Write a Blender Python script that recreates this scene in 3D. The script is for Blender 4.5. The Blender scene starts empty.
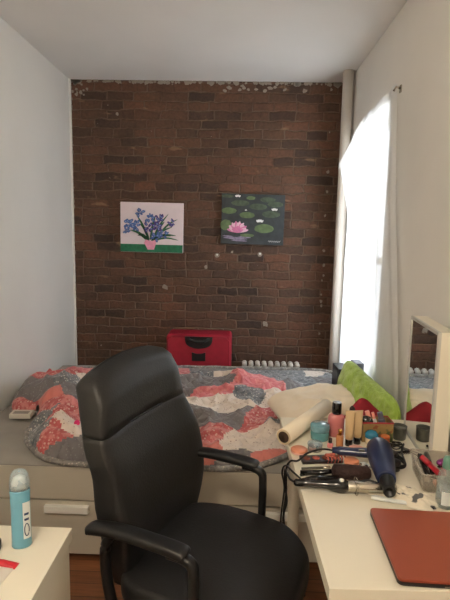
import bpy, bmesh, math, random
from mathutils import Vector, Matrix, noise
random.seed(7)
PI = math.pi
scene = bpy.context.scene
COL = scene.collection

# ------------------------------------------------------------------ materials
MATS = {}
def lin(c):
    return tuple(((v/255)/12.92 if v/255 <= .04045 else ((v/255+.055)/1.055)**2.4) for v in c)
def newmat(name):
    m = bpy.data.materials.new(name); m.use_nodes = True
    nt = m.node_tree; b = nt.nodes['Principled BSDF']
    MATS[name] = m
    return m, nt, b
def N(nt, t, **kw):
    n = nt.nodes.new(t)
    for k, v in kw.items():
        if k in n.inputs: n.inputs[k].default_value = v
        else: setattr(n, k, v)
    return n
def ramp(nt, fac, stops, interp='LINEAR'):
    r = nt.nodes.new('ShaderNodeValToRGB'); r.color_ramp.interpolation = interp
    e = r.color_ramp.elements
    while len(e) < len(stops): e.new(.5)
    for i, (p, c) in enumerate(stops):
        e[i].position = p; e[i].color = (*c[:3], 1)
    nt.links.new(fac, r.inputs[0]); return r.outputs[0]
def mixc(nt, fac, a, b, mode='MIX'):
    m = nt.nodes.new('ShaderNodeMix'); m.data_type = 'RGBA'; m.blend_type = mode
    for sock, v in ((m.inputs[0], fac), (m.inputs[6], a), (m.inputs[7], b)):
        if hasattr(v, 'is_linked') or isinstance(v, bpy.types.NodeSocket): nt.links.new(v, sock)
        elif isinstance(v, tuple): sock.default_value = (*v[:3], 1)
        else: sock.default_value = v
    return m.outputs[2]
def coords(nt, kind='Object', scale=(1, 1, 1), rot=(0, 0, 0)):
    tc = nt.nodes.new('ShaderNodeTexCoord'); mp = nt.nodes.new('ShaderNodeMapping')
    mp.inputs['Scale'].default_value = scale; mp.inputs['Rotation'].default_value = rot
    nt.links.new(tc.outputs[kind], mp.inputs[0]); return mp.outputs[0]
def noisetex(nt, co, scale, detail=3, rough=.5):
    n = N(nt, 'ShaderNodeTexNoise', Scale=scale, Detail=detail, Roughness=rough)
    nt.links.new(co, n.inputs['Vector']); return n.outputs['Fac']
def bump(nt, b, h, strength=.3, dist=.01):
    bp = N(nt, 'ShaderNodeBump', Strength=strength, Distance=dist)
    nt.links.new(h, bp.inputs['Height']); nt.links.new(bp.outputs[0], b.inputs['Normal'])
def plain(name, rgb, rough=.5, metal=0, var=.08, ns=12, bmp=0, bs=60, trans=0, coat=0, sheen=0, emit=None):
    m, nt, b = newmat(name)
    c = lin(rgb); co = coords(nt)
    f = noisetex(nt, co, ns)
    lo = tuple(v*(1-var) for v in c); hi = tuple(min(1, v*(1+var)) for v in c)
    nt.links.new(ramp(nt, f, [(.3, lo), (.7, hi)]), b.inputs['Base Color'])
    b.inputs['Roughness'].default_value = rough; b.inputs['Metallic'].default_value = metal
    b.inputs['Transmission Weight'].default_value = trans
    b.inputs['Coat Weight'].default_value = coat
    b.inputs['Sheen Weight'].default_value = sheen
    if bmp: bump(nt, b, noisetex(nt, co, bs, 4), bmp, .01)
    if emit:
        b.inputs['Emission Color'].default_value = (*emit[0], 1); b.inputs['Emission Strength'].default_value = emit[1]
    return m

plain('wall_paint', (234, 232, 227), .75, var=.03, ns=2, bmp=.08, bs=18)
plain('ceiling_paint', (238, 235, 230), .8, var=.03, ns=1.5, bmp=.06, bs=10)
plain('white_gloss', (212, 206, 192), .35, var=.03)
plain('pipe_paint', (208, 200, 190), .4, var=.05, ns=8, bmp=.05)
plain('white_laminate', (232, 226, 208), .38, var=.02, ns=4)
plain('bed_white', (200, 192, 176), .45, var=.03, ns=4)
plain('handle_white', (250, 248, 240), .4, var=.02)
plain('radiator_white', (205, 200, 192), .45, var=.08, ns=20, bmp=.1)
plain('sheet_grey', (146, 141, 134), .9, var=.08, ns=6, bmp=.25, bs=9, sheen=.2)
plain('cream_cloth', (236, 220, 196), .85, var=.06, ns=7, bmp=.25, bs=14, sheen=.2)
plain('red_cloth', (150, 24, 40), .8, var=.12, ns=14, bmp=.2, bs=60)
plain('leather_black', (27, 26, 26), .48, var=.15, ns=30, bmp=.12, bs=160)
plain('plastic_black', (22, 22, 23), .38, var=.15, ns=20, bmp=.05)
plain('rubber_black', (18, 18, 18), .55, var=.2, ns=20)
plain('gloss_black', (14, 13, 14), .16, var=.2, ns=20, coat=.4)
plain('suitcase_red', (152, 16, 42), .6, var=.1, ns=20, bmp=.1, bs=200)
plain('laptop_red', (156, 74, 50), .36, metal=.25, var=.04, ns=5, coat=.15)
plain('laptop_dark', (40, 34, 34), .5)
plain('steel', (190, 184, 172), .25, metal=1, var=.06)
plain('silver_frame', (170, 172, 170), .35, metal=.8, var=.05)
plain('gold', (206, 160, 84), .25, metal=1, var=.05)
plain('frame_light', (196, 196, 190), .4, metal=.2, var=.03)
plain('mirror_glass', (236, 238, 236), .02, metal=1, var=.005)
plain('cardboard', (214, 192, 158), .8, var=.06, ns=20)
plain('paper_cream', (244, 232, 210), .7, var=.03, ns=6, bmp=.08, bs=10)
plain('hollow_shade', (70, 52, 38), .9)  # painted shade for the inside of the paper roll's core
plain('teal_plastic', (110, 176, 184), .25, var=.1, ns=25, trans=.25, coat=.3)
plain('teal_lid', (128, 180, 196), .2, var=.15, ns=60, trans=.3, coat=.5)
plain('pink_plastic', (210, 126, 128), .3, var=.05, coat=.3)
plain('pale_pink', (232, 172, 160), .35, var=.07, ns=30, coat=.2)
plain('tan_liquid', (196, 132, 84), .25, var=.05, coat=.4)
plain('beige_tube', (214, 184, 140), .4, var=.05)
plain('peach_pot', (222, 144, 112), .4, var=.06)
plain('orange_pot', (190, 106, 58), .4, var=.08)
plain('blue_plastic', (36, 122, 156), .25, var=.06, coat=.4)
plain('cream_plastic', (224, 210, 180), .4, var=.03)
plain('navy_plastic', (30, 42, 78), .38, var=.06, ns=10, coat=.35)
plain('candle_grey', (76, 76, 68), .35, var=.1, coat=.3)
plain('wax_grey', (96, 98, 90), .6, var=.06)
plain('brush_brown', (50, 28, 24), .8, var=.3, ns=60, bmp=.5, bs=150)
plain('palette_dark', (34, 24, 24), .4, var=.2)
plain('powder_rose', (176, 92, 78), .8, var=.25, ns=70)
plain('powder_brown', (120, 66, 48), .8, var=.25, ns=70)
plain('purple_glitter', (140, 64, 132), .22, metal=.6, var=.5, ns=150)
plain('tube_red', (176, 34, 48), .35, var=.08, coat=.3)
plain('tube_pink', (226, 156, 140), .4, var=.2, ns=60)
plain('tube_grey', (96, 98, 112), .45, var=.25, ns=50)
plain('green_plastic', (92, 140, 122), .3, var=.06, coat=.3)
plain('deodorant_blue', (104, 166, 190), .35, var=.04, coat=.3)
plain('label_white', (226, 232, 230), .4, var=.03)
plain('label_navy', (32, 62, 104), .4)
plain('packet_white', (224, 218, 208), .35, var=.04, ns=12, bmp=.25, bs=25)
plain('packet_red', (190, 30, 44), .4, var=.06)
plain('ink_dark', (50, 50, 60), .7)
plain('plaster', (150, 141, 130), .85, var=.08, ns=30, bmp=.3)
plain('canvas_white', (222, 208, 214), .8, var=.03, ns=20, bmp=.05, bs=300)
plain('canvas_edge', (214, 210, 204), .85)
plain('paint_green', (20, 104, 72), .7, var=.25, ns=40)
plain('paint_leaf', (40, 96, 62), .7, var=.25, ns=40)
plain('paint_blue', (76, 104, 164), .7, var=.25, ns=60)
plain('paint_paleblue', (126, 152, 206), .7, var=.2, ns=60)
plain('paint_violet', (78, 62, 128), .7, var=.25, ns=60)
plain('paint_pinkvase', (226, 150, 178), .7, var=.12, ns=40)
plain('paint_pond', (44, 50, 54), .6, var=.3, ns=20)
plain('paint_pad', (70, 84, 66), .7, var=.3, ns=35)
plain('paint_padlight', (92, 112, 74), .7, var=.25, ns=35)
plain('paint_petal', (226, 186, 204), .7, var=.12, ns=50)
plain('paint_magenta', (210, 122, 166), .7, var=.12, ns=50)
plain('paint_white', (228, 228, 226), .7, var=.05)
plain('paint_ripple', (134, 124, 148), .7, var=.3, ns=50)
plain('pink_ball', (226, 40, 112), .7, var=.1)
plain('lamp_glow', (255, 236, 204), .5, emit=((1, .86, .68), 88))
plain('brass', (180, 150, 96), .35, metal=1)
plain('rug_dark', (40, 34, 30), .9)

def glassy(name, rgb, rough=.08, alpha=.35):
    m, nt, b = newmat(name)
    b.inputs['Base Color'].default_value = (*lin(rgb), 1); b.inputs['Roughness'].default_value = rough
    b.inputs['Coat Weight'].default_value = .3
    f = noisetex(nt, coords(nt), 15)
    b.inputs['Alpha'].default_value = alpha
    nt.links.new(ramp(nt, f, [(.3, (alpha*.8,)*3), (.7, (min(1, alpha*1.2),)*3)]), b.inputs['Alpha'])
    return m
glassy('clear_plastic', (206, 196, 180), .15, .38)
glassy('bottle_clear', (170, 186, 184), .08, .42)
glassy('cap_clear', (176, 200, 214), .1, .38)
glassy('window_glass', (235, 240, 245), .03, .06)

def sheer():
    m, nt, b = newmat('sheer_curtain')
    out = nt.nodes['Material Output']; nt.nodes.remove(b)
    co = coords(nt)
    w = N(nt, 'ShaderNodeTexNoise', Scale=5, Detail=3); nt.links.new(coords(nt, 'Object', (1, 3, .25)), w.inputs['Vector'])
    col = ramp(nt, w.outputs['Fac'], [(.3, (.88, .88, .87)), (.7, (.94, .94, .93))])
    d = nt.nodes.new('ShaderNodeBsdfDiffuse'); t = nt.nodes.new('ShaderNodeBsdfTranslucent'); tr = nt.nodes.new('ShaderNodeBsdfTransparent')
    nt.links.new(col, d.inputs[0]); nt.links.new(col, t.inputs[0])
    m1 = nt.nodes.new('ShaderNodeMixShader'); m1.inputs[0].default_value = .5
    nt.links.new(d.outputs[0], m1.inputs[1]); nt.links.new(t.outputs[0], m1.inputs[2])
    m2 = nt.nodes.new('ShaderNodeMixShader'); m2.inputs[0].default_value = .10
    nt.links.new(m1.outputs[0], m2.inputs[1]); nt.links.new(tr.outputs[0], m2.inputs[2])
    nt.links.new(m2.outputs[0], out.inputs[0])
sheer()

def brick_mat():
    m, nt, b = newmat('old_brick')
    tc = nt.nodes.new('ShaderNodeTexCoord')
    sep = nt.nodes.new('ShaderNodeSeparateXYZ'); nt.links.new(tc.outputs['Object'], sep.inputs[0])
    cmb = nt.nodes.new('ShaderNodeCombineXYZ')
    nt.links.new(sep.outputs[0], cmb.inputs[0]); nt.links.new(sep.outputs[2], cmb.inputs[1])
    nz = N(nt, 'ShaderNodeTexNoise', Scale=9, Detail=4); nt.links.new(tc.outputs['Object'], nz.inputs['Vector'])
    sub = N(nt, 'ShaderNodeVectorMath', operation='SUBTRACT'); sub.inputs[1].default_value = (.5, .5, .5); nt.links.new(nz.outputs['Color'], sub.inputs[0])
    scl = N(nt, 'ShaderNodeVectorMath', operation='SCALE'); scl.inputs['Scale'].default_value = .042; nt.links.new(sub.outputs[0], scl.inputs[0])
    add = N(nt, 'ShaderNodeVectorMath', operation='ADD'); nt.links.new(cmb.outputs[0], add.inputs[0]); nt.links.new(scl.outputs[0], add.inputs[1])
    def brick(bw, off):
        br = N(nt, 'ShaderNodeTexBrick'); br.offset = off; br.offset_frequency = 2; br.squash = .8; br.squash_frequency = 3
        br.inputs['Scale'].default_value = 1; br.inputs['Brick Width'].default_value = bw; br.inputs['Row Height'].default_value = .067
        br.inputs['Mortar Size'].default_value = .0085; br.inputs['Mortar Smooth'].default_value = .9; br.inputs['Bias'].default_value = 0
        br.inputs['Color1'].default_value = (0, 0, 0, 1); br.inputs['Color2'].default_value = (1, 1, 1, 1); br.inputs['Mortar'].default_value = (.5, .5, .5, 1)
        nt.links.new(add.outputs[0], br.inputs['Vector']); return br
    br = brick(.205, .5)
    base = ramp(nt, br.outputs['Color'], [(0, lin((62, 46, 38))), (.3, lin((84, 62, 49))), (.6, lin((100, 70, 55))), (.8, lin((92, 66, 50))), (1, lin((70, 53, 45)))])
    big = noisetex(nt, tc.outputs['Object'], 2.2, 4, .6)
    tint = ramp(nt, big, [(.3, (.60, .62, .66)), (.5, (1, 1, 1)), (.7, (1.3, 1.1, 1))])
    c1 = mixc(nt, .8, base, tint, 'MULTIPLY')
    fine = noisetex(nt, tc.outputs['Object'], 45, 5, .7)
    c2 = mixc(nt, .6, c1, ramp(nt, fine, [(.3, (.55, .55, .55)), (.7, (1.45, 1.4, 1.35))]), 'MULTIPLY')
    mort = mixc(nt, noisetex(nt, tc.outputs['Object'], 14, 3), lin((92, 76, 62)), lin((126, 108, 92)))
    mf = N(nt, 'ShaderNodeMath', operation='MULTIPLY'); nt.links.new(br.outputs['Fac'], mf.inputs[0]); nt.links.new(ramp(nt, noisetex(nt, tc.outputs['Object'], 5, 3), [(.35, (.25, .25, .25)), (.6, (.9, .9, .9))]), mf.inputs[1])
    c3 = mixc(nt, mf.outputs[0], c2, mort)
    # pale mineral smears on single bricks, tan
    sm = noisetex(nt, coords(nt, 'Object', (3, 1, 9)), 1.6, 3, .55)
    c4 = mixc(nt, ramp(nt, sm, [(.66, (0, 0, 0)), (.72, (.55, .55, .55))]), c3, lin((150, 120, 92)))
    sp = noisetex(nt, tc.outputs['Object'], 24, 3, .6)
    c5 = mixc(nt, ramp(nt, sp, [(.72, (0, 0, 0)), (.76, (.7, .7, .7))]), c4, lin((170, 158, 146)))
    nt.links.new(c5, b.inputs['Base Color'])
    b.inputs['Roughness'].default_value = .85
    inv = N(nt, 'ShaderNodeMath', operation='MULTIPLY_ADD'); inv.inputs[1].default_value = -1; inv.inputs[2].default_value = 1
    nt.links.new(br.outputs['Fac'], inv.inputs[0])
    ad = N(nt, 'ShaderNodeMath', operation='MULTIPLY_ADD'); ad.inputs[1].default_value = .6
    nt.links.new(fine, ad.inputs[0]); nt.links.new(inv.outputs[0], ad.inputs[2])
    bump(nt, b, ad.outputs[0], .8, .012)
brick_mat()

def wood_floor():
    m, nt, b = newmat('wood_floor')
    co = coords(nt, 'Object')
    br = N(nt, 'ShaderNodeTexBrick'); br.offset = .37
    for k, v in (('Scale', 1), ('Brick Width', 1.1), ('Row Height', .075), ('Mortar Size', .0015)): br.inputs[k].default_value = v
    br.inputs['Color1'].default_value = (0, 0, 0, 1); br.inputs['Color2'].default_value = (1, 1, 1, 1)
    nt.links.new(co, br.inputs['Vector'])
    g = noisetex(nt, coords(nt, 'Object', (2, 30, 1)), 3, 5, .6)
    base = ramp(nt, br.outputs['Color'], [(0, lin((108, 66, 42))), (1, lin((142, 92, 60)))])
    c = mixc(nt, .7, base, ramp(nt, g, [(.3, (.6, .55, .5)), (.7, (1.25, 1.2, 1.15))]), 'MULTIPLY')
    c = mixc(nt, br.outputs['Fac'], c, lin((40, 20, 12)))
    nt.links.new(c, b.inputs['Base Color']); b.inputs['Roughness'].default_value = .35
    bump(nt, b, g, .1, .003)
wood_floor()

def quilt_mat(name, base, spots, sscale, thr, second=None):
    m, nt, b = newmat(name)
    co = coords(nt)
    c = lin(base)
    col = mixc(nt, noisetex(nt, co, 6), tuple(v*.86 for v in c), tuple(min(1, v*1.12) for v in c))
    if spots:
        v = N(nt, 'ShaderNodeTexVoronoi', Scale=sscale); v.feature = 'F1'; nt.links.new(co, v.inputs['Vector'])
        col = mixc(nt, ramp(nt, v.outputs['Distance'], [(thr, (1, 1, 1)), (thr+.08, (0, 0, 0))]), col, lin(spots))
    if second:
        n2 = noisetex(nt, co, 26, 3, .6)
        col = mixc(nt, ramp(nt, n2, [(.5, (0, 0, 0)), (.58, (.9, .9, .9))]), col, lin(second))
    nt.links.new(col, b.inputs['Base Color'])
    b.inputs['Roughness'].default_value = .9; b.inputs['Sheen Weight'].default_value = .15
    # quilting lines: diamond stitches
    w1 = N(nt, 'ShaderNodeTexWave', Scale=7.5, Distortion=1.2); w1.wave_profile = 'SIN'
    w2 = N(nt, 'ShaderNodeTexWave', Scale=7.5, Distortion=1.2); w2.wave_profile = 'SIN'
    nt.links.new(coords(nt, 'Object', (1, 1, 1), (0, 0, PI/4)), w1.inputs['Vector'])
    nt.links.new(coords(nt, 'Object', (1, 1, 1), (0, 0, -PI/4)), w2.inputs['Vector'])
    mn = N(nt, 'ShaderNodeMath', operation='MINIMUM'); nt.links.new(w1.outputs['Fac'], mn.inputs[0]); nt.links.new(w2.outputs['Fac'], mn.inputs[1])
    pw = N(nt, 'ShaderNodeMath', operation='POWER'); pw.inputs[1].default_value = .4; nt.links.new(mn.outputs[0], pw.inputs[0])
    bump(nt, b, pw.outputs[0], .55, .012)
QM = {}
for k, nm, args in (
    ('R', 'patch_red_floral', ((184, 90, 90), (214, 170, 158), 60, .26, (208, 134, 128))),
    ('P', 'patch_pink', ((208, 116, 120), None, 0, 0, (220, 142, 140))),
    ('C', 'patch_coral', ((210, 126, 116), None, 0, 0)),
    ('G', 'patch_grey', ((118, 113, 114), (138, 134, 134), 70, .2)),
    ('F', 'patch_grey_floral', ((124, 126, 130), (206, 202, 194), 70, .24, (98, 103, 108))),
    ('W', 'patch_white_dotted', ((222, 208, 196), (166, 140, 130), 60, .15)),
    ('L', 'patch_beige', ((172, 160, 148), (190, 180, 168), 60, .2)),
    ('B', 'quilt_binding', ((140, 136, 132), (184, 176, 164), 80, .24, (112, 110, 110)))):
    quilt_mat(nm, *args); QM[k] = nm

def fur_mat():
    m, nt, b = newmat('green_plush')
    co = coords(nt)
    n1 = noisetex(nt, coords(nt, 'Object', (1, 1, 2.4)), 22, 5, .7)
    nt.links.new(ramp(nt, n1, [(.3, lin((142, 176, 54))), (.55, lin((172, 206, 88))), (.75, lin((196, 222, 122)))]), b.inputs['Base Color'])
    b.inputs['Roughness'].default_value = .9; b.inputs['Sheen Weight'].default_value = .4
    bump(nt, b, n1, .7, .02)
fur_mat()
def floral_box():
    m, nt, b = newmat('tropical_print')
    co = coords(nt)
    n1 = noisetex(nt, co, 22, 2, .5); n2 = noisetex(nt, co, 34, 2, .5)
    c = mixc(nt, ramp(nt, n1, [(.5, (0, 0, 0)), (.54, (1, 1, 1))]), lin((150, 124, 78)), lin((84, 92, 54)))
    c = mixc(nt, ramp(nt, n2, [(.62, (0, 0, 0)), (.65, (1, 1, 1))]), c, lin((140, 76, 46)))
    nt.links.new(c, b.inputs['Base Color']); b.inputs['Roughness'].default_value = .5
floral_box()
def cloth_marks():
    m, nt, b = newmat('printed_tissue')
    co = coords(nt, 'Object', (1, 1, .4))
    n = noisetex(nt, co, 30, 1, .4)
    c = mixc(nt, ramp(nt, n, [(.66, (0, 0, 0)), (.69, (1, 1, 1))]), lin((226, 218, 200)), lin((88, 88, 88)))
    nt.links.new(c, b.inputs['Base Color']); b.inputs['Roughness'].default_value = .85
cloth_marks()

# ------------------------------------------------------------------ builder
class MB:
    def __init__(s, off=(0, 0, 0)):
        s.bm = bmesh.new(); s.off = Vector(off)
    def v(s, p): return s.bm.verts.new(Vector(p) - s.off)
    def f(s, vs, smooth=False, mi=0):
        try:
            fc = s.bm.faces.new(vs); fc.smooth = smooth; fc.material_index = mi; return fc
        except ValueError: return None
    def box(s, c, d, rot=None, bev=0, seg=2):
        r = bmesh.ops.create_cube(s.bm, size=1)
        M = Matrix.Translation(Vector(c)-s.off) @ (rot.to_4x4() if rot else Matrix()) @ Matrix.Diagonal((*d, 1))
        bmesh.ops.transform(s.bm, matrix=M, verts=r['verts'])
        if bev:
            es = list({e for v in r['verts'] for e in v.link_edges})
            bmesh.ops.bevel(s.bm, geom=es, offset=bev, segments=seg, affect='EDGES', profile=.6)
        return s
    def bx(s, x0, x1, y0, y1, z0, z1, bev=0, seg=2):
        return s.box(((x0+x1)/2, (y0+y1)/2, (z0+z1)/2), (x1-x0, y1-y0, z1-z0), None, bev, seg)
    def ring(s, c, ax, r, n, ry=None, up=None, pw=1):
        ax = Vector(ax).normalized()
        up = Vector(up) if up else (Vector((0, 0, 1)) if abs(ax.z) < .95 else Vector((1, 0, 0)))
        a = ax.cross(up).normalized(); b = a.cross(ax).normalized()
        ry = r if ry is None else ry; out = []
        for i in range(n):
            t = 2*PI*i/n; ct, st = math.cos(t), math.sin(t)
            ct = math.copysign(abs(ct)**pw, ct); st = math.copysign(abs(st)**pw, st)
            out.append(s.v(Vector(c)+a*ct*r+b*st*ry))
        return out
    def tube(s, pts, r, n=10, ry=None, caps=True, up=None, pw=1):
        pts = [Vector(p) for p in pts]; rs = r if isinstance(r, (list, tuple)) else [r]*len(pts)
        rys = ry if isinstance(ry, (list, tuple)) else ([ry]*len(pts) if ry else rs)
        rings = []
        for i, p in enumerate(pts):
            ax = (pts[min(i+1, len(pts)-1)]-pts[max(i-1, 0)])
            if ax.length < 1e-7: ax = Vector((0, 0, 1))
            rings.append(s.ring(p, ax, rs[i], n, rys[i], up, pw))
        for a, b in zip(rings, rings[1:]):
            for i in range(n): s.f([a[i], a[(i+1) % n], b[(i+1) % n], b[i]], True)
        if caps: s.f(rings[0][::-1]); s.f(rings[-1])
        return s
    def lathe(s, prof, c=(0, 0, 0), n=24, axis=None, sx=1, sy=1):
        """prof: [(r, z)] from bottom to top around z (or given axis)"""
        ax = Vector(axis).normalized() if axis else Vector((0, 0, 1))
        q = Vector((0, 0, 1)).rotation_difference(ax); rings = []
        for r, z in prof:
            rings.append([s.v(Vector(c)+q @ Vector((max(r, 1e-4)*sx*math.cos(2*PI*i/n), max(r, 1e-4)*sy*math.sin(2*PI*i/n), z))) for i in range(n)])
        for k, (a, b) in enumerate(zip(rings, rings[1:])):
            for i in range(n): s.f([a[i], a[(i+1) % n], b[(i+1) % n], b[i]], True)
        s.f(rings[0][::-1]); s.f(rings[-1]); return s
    def ball(s, c, r, sc=(1, 1, 1), u=16, rot=None):
        g = bmesh.ops.create_uvsphere(s.bm, u_segments=u, v_segments=max(6, u//2), radius=r)
        M = Matrix.Translation(Vector(c)-s.off) @ (rot.to_4x4() if rot else Matrix()) @ Matrix.Diagonal((*sc, 1))
        bmesh.ops.transform(s.bm, matrix=M, verts=g['verts'])
        for v in g['verts']:
            for f in v.link_faces: f.smooth = True
        return s
    def grid(s, P, mi=None, smooth=True):
        V = [[s.v(p) for p in row] for row in P]
        for i in range(len(P)-1):
            for j in range(len(P[0])-1):
                s.f([V[i][j], V[i+1][j], V[i+1][j+1], V[i][j+1]], smooth, mi(i, j) if mi else 0)
        return V
    def poly(s, pts, th, axis=(0, 0, 1)):
        """flat outline extruded by th along axis"""
        ax = Vector(axis); a = [s.v(p) for p in pts]; b = [s.v(Vector(p)+ax*th) for p in pts]
        s.f(a[::-1]); s.f(b)
        for i in range(len(a)): s.f([a[i], a[(i+1) % len(a)], b[(i+1) % len(a)], b[i]])
        return s
    def build(s, name, mat, parent=None, label=None, sub=0, bevel=0, autosm=True):
        bmesh.ops.recalc_face_normals(s.bm, faces=s.bm.faces)
        me = bpy.data.meshes.new(name); s.bm.to_mesh(me); s.bm.free()
        for mn in (mat if isinstance(mat, (list, tuple)) else [mat]): me.materials.append(MATS[mn])
        o = bpy.data.objects.new(name, me); COL.objects.link(o)
        if parent: o.parent = parent
        if label: o['label'] = label
        if bevel:
            m = o.modifiers.new('bevel', 'BEVEL'); m.width = bevel; m.segments = 3; m.limit_method = 'ANGLE'
            for p in me.polygons: p.use_smooth = True
            try: m.harden_normals = True
            except Exception: pass
        if sub:
            m = o.modifiers.new('sub', 'SUBSURF'); m.levels = sub; m.render_levels = sub
        return o
def tag(o, label, cat, group=None):
    o['label'] = label; o['category'] = cat
    if group: o['group'] = group
    return o
def thing(name, label, cat, loc=(0, 0, 0), rz=0, group=None):
    o = bpy.data.objects.new(name, None); o.empty_display_size = .05; COL.objects.link(o)
    o.location = loc; o.rotation_euler = (0, 0, rz)
    return tag(o, label, cat, group)
def struct(o): o['kind'] = 'structure'; return o
def smooth_path(pts, n=8):
    pts = [Vector(p) for p in pts]; out = []
    for i in range(len(pts)-1):
        p0 = pts[max(i-1, 0)]; p1 = pts[i]; p2 = pts[i+1]; p3 = pts[min(i+2, len(pts)-1)]
        for k in range(n):
            t = k/n
            out.append(.5*((2*p1)+(-p0+p2)*t+(2*p0-5*p1+4*p2-p3)*t*t+(-p0+3*p1-3*p2+p3)*t**3))
    out.append(pts[-1]); return out
def nz(x, y, z=0): return noise.noise(Vector((x, y, z)))

# ------------------------------------------------------------------ room
XL, XR, D, H, YB = -1.312, .788, 3.84, 2.628, -1.6
TOPZ = .73
struct(MB().bx(XL-.1, XR+.25, YB-.1, D+.1, -.1, 0).build('floor', 'wood_floor'))
struct(MB().bx(XL-.1, XR+.25, YB-.1, D+.1, H, H+.1).build('ceiling', 'ceiling_paint'))
struct(MB().bx(XL-.1, XL, YB, D, 0, H).build('wall_left', 'wall_paint'))
struct(MB().bx(XL-.1, XR+.25, YB-.1, YB, 0, H).build('wall_near', 'wall_paint'))
struct(MB().bx(XL-.1, XR+.25, D, D+.1, 0, H).build('wall_far', 'old_brick'))
WY0, WY1, WZ0, WZ1 = 2.69, 3.47, .58, 2.20
w = MB()
w.bx(XR, XR+.2, YB, WY0, 0, H); w.bx(XR, XR+.2, WY1, D, 0, H)
w.bx(XR, XR+.2, WY0, WY1, 0, WZ0); w.bx(XR, XR+.2, WY0, WY1, WZ1, H)
struct(w.build('wall_right', 'wall_paint'))
win = struct(bpy.data.objects.new('window_1', None)); COL.objects.link(win); win.location = (XR+.12, WY0, WZ0)
o_ = (XR+.12, WY0, WZ0)
fr = MB(o_)
for (y0, y1, z0, z1) in ((WY0, WY0+.04, WZ0, WZ1), (WY1-.04, WY1, WZ0, WZ1), (WY0, WY1, WZ0, WZ0+.05), (WY0, WY1, WZ1-.04, WZ1), (WY0, WY1, 1.32, 1.36)):
    fr.bx(XR+.10, XR+.14, y0, y1, z0, z1)
fr.build('window_frame', 'white_gloss', win)
MB(o_).bx(XR+.118, XR+.122, WY0+.03, WY1-.03, WZ0+.04, WZ1-.03).build('window_pane', 'window_glass', win)
MB(o_).bx(XR-.02, XR+.1, WY0-.02, WY1+.02, WZ0-.025, WZ0).build('window_sill', 'white_gloss', win)
# ragged plaster left along the brick edges (real flakes standing proud of the brick)
pl = MB(); rnd = random.Random(3)
def flake(x, z, r, sq=1.0, y=D):
    n = 9; pts = []
    for i in range(n):
        t = 2*PI*i/n; k = r*(.6+.6*rnd.random())
        pts.append((x+k*math.cos(t), y-.006, z+k*math.sin(t)*sq))
    pl.poly(pts, .008, (0, 1, 0))
x = XL+.02
while x < XR-.05:
    if rnd.random() < .75: flake(x, H-.005-rnd.random()*.01, .008+.016*rnd.random()*rnd.random()*2, .9)
    x += .012+.02*rnd.random()
for k in range(14): flake(-.15+.75*rnd.random(), H-.03-.04*rnd.random(), .010+.012*rnd.random(), .7)
for k in range(12): flake(XL+.02+.12*rnd.random(), H-.02-.10*rnd.random(), .007+.008*rnd.random(), 1)
z = .6
while z < H:
    flake(XL+.004, z, .007+.010*rnd.random(), 1.6)
    if rnd.random() < .2: flake(XR-.105-.02*rnd.random(), z, .005+.007*rnd.random(), 1.3)
    z += .03+.03*rnd.random()
for (fx, fz, r) in ((-.578, 1.061, .022), (.227, .781, .022), (-.253, 1.228, .016), (-.05, 1.35, .012), (-.949, 2.38, .012), (-.57, 1.05, .012), (.24, .77, .012)):
    flake(fx, fz, r)
struct(pl.build('trim_1', 'plaster'))
struct(MB().bx(XL, XL+.012, D-.02, D, .3, H).build('trim_2', 'wall_paint'))
# riser pipe in the corner
pp = thing('heating_pipe', 'white painted riser pipe from floor to ceiling in the corner beside the curtain', 'pipe', (.738, 3.575, 0))
MB().lathe([(.038, 0), (.038, H)], n=28).build('pipe_body', 'pipe_paint', pp)
MB().lathe([(.040, 0), (.068, 0), (.068, .012), (.040, .02)], n=28).build('floor_collar', 'pipe_paint', pp)

# ------------------------------------------------------------------ curtain
ct = thing('sheer_curtain', 'white sheer curtain sagging from its cord over the bright window', 'curtain', (.76, 2.6, .6))
def lerpc(keys, s):
    for (a, p), (b, q) in zip(keys, keys[1:]):
        if s <= b:
            t = (s-a)/(b-a) if b > a else 0; t = t*t*(3-2*t) if False else t
            return Vector(p).lerp(Vector(q), t)
    return Vector(keys[-1][1])
near = [(0, (.772, 2.545, 2.245)), (.35, (.765, 2.42, 1.62)), (.8, (.755, 2.16, .86)), (1, (.755, 2.10, .56))]
mid = [(0, (.768, 3.17, 2.225)), (.35, (.75, 3.02, 1.62)), (.8, (.75, 2.92, .9)), (1, (.75, 2.88, .60))]
far = [(0, (.655, 3.31, 1.965)), (.13, (.70, 3.31, 1.76)), (.22, (.74, 3.375, 1.635)), (.45, (.752, 3.45, 1.32)), (.70, (.755, 3.455, .98)), (1, (.755, 3.455, .56))]
NU, NV = 90, 60; P = []
for i in range(NU+1):
    u = i/NU; row = []
    for j in range(NV+1):
        s = j/NV
        a, b_, c = lerpc(near, s), lerpc(mid, s), lerpc(far, s)
        if u < .72: p = a.lerp(b_, u/.72)
        else: p = b_.lerp(c, (u-.72)/.28)
        sag = 0
        amp = (.010+.010*s)*(1 if u < .8 else max(.15, 1-(u-.8)*5))
        p = p+Vector((-amp*(.5+.5*math.sin(u*26+1.5*nz(u*3, s*1.5)))-.004*nz(u*9, s*2), 0, sag))
        p.x = min(p.x, XR-.006)
        row.append(p)
    P.append(row)
m_ = MB((.76, 2.6, .6)); m_.grid(P); m_.build('curtain_cloth', 'sheer_curtain', ct)
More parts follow.
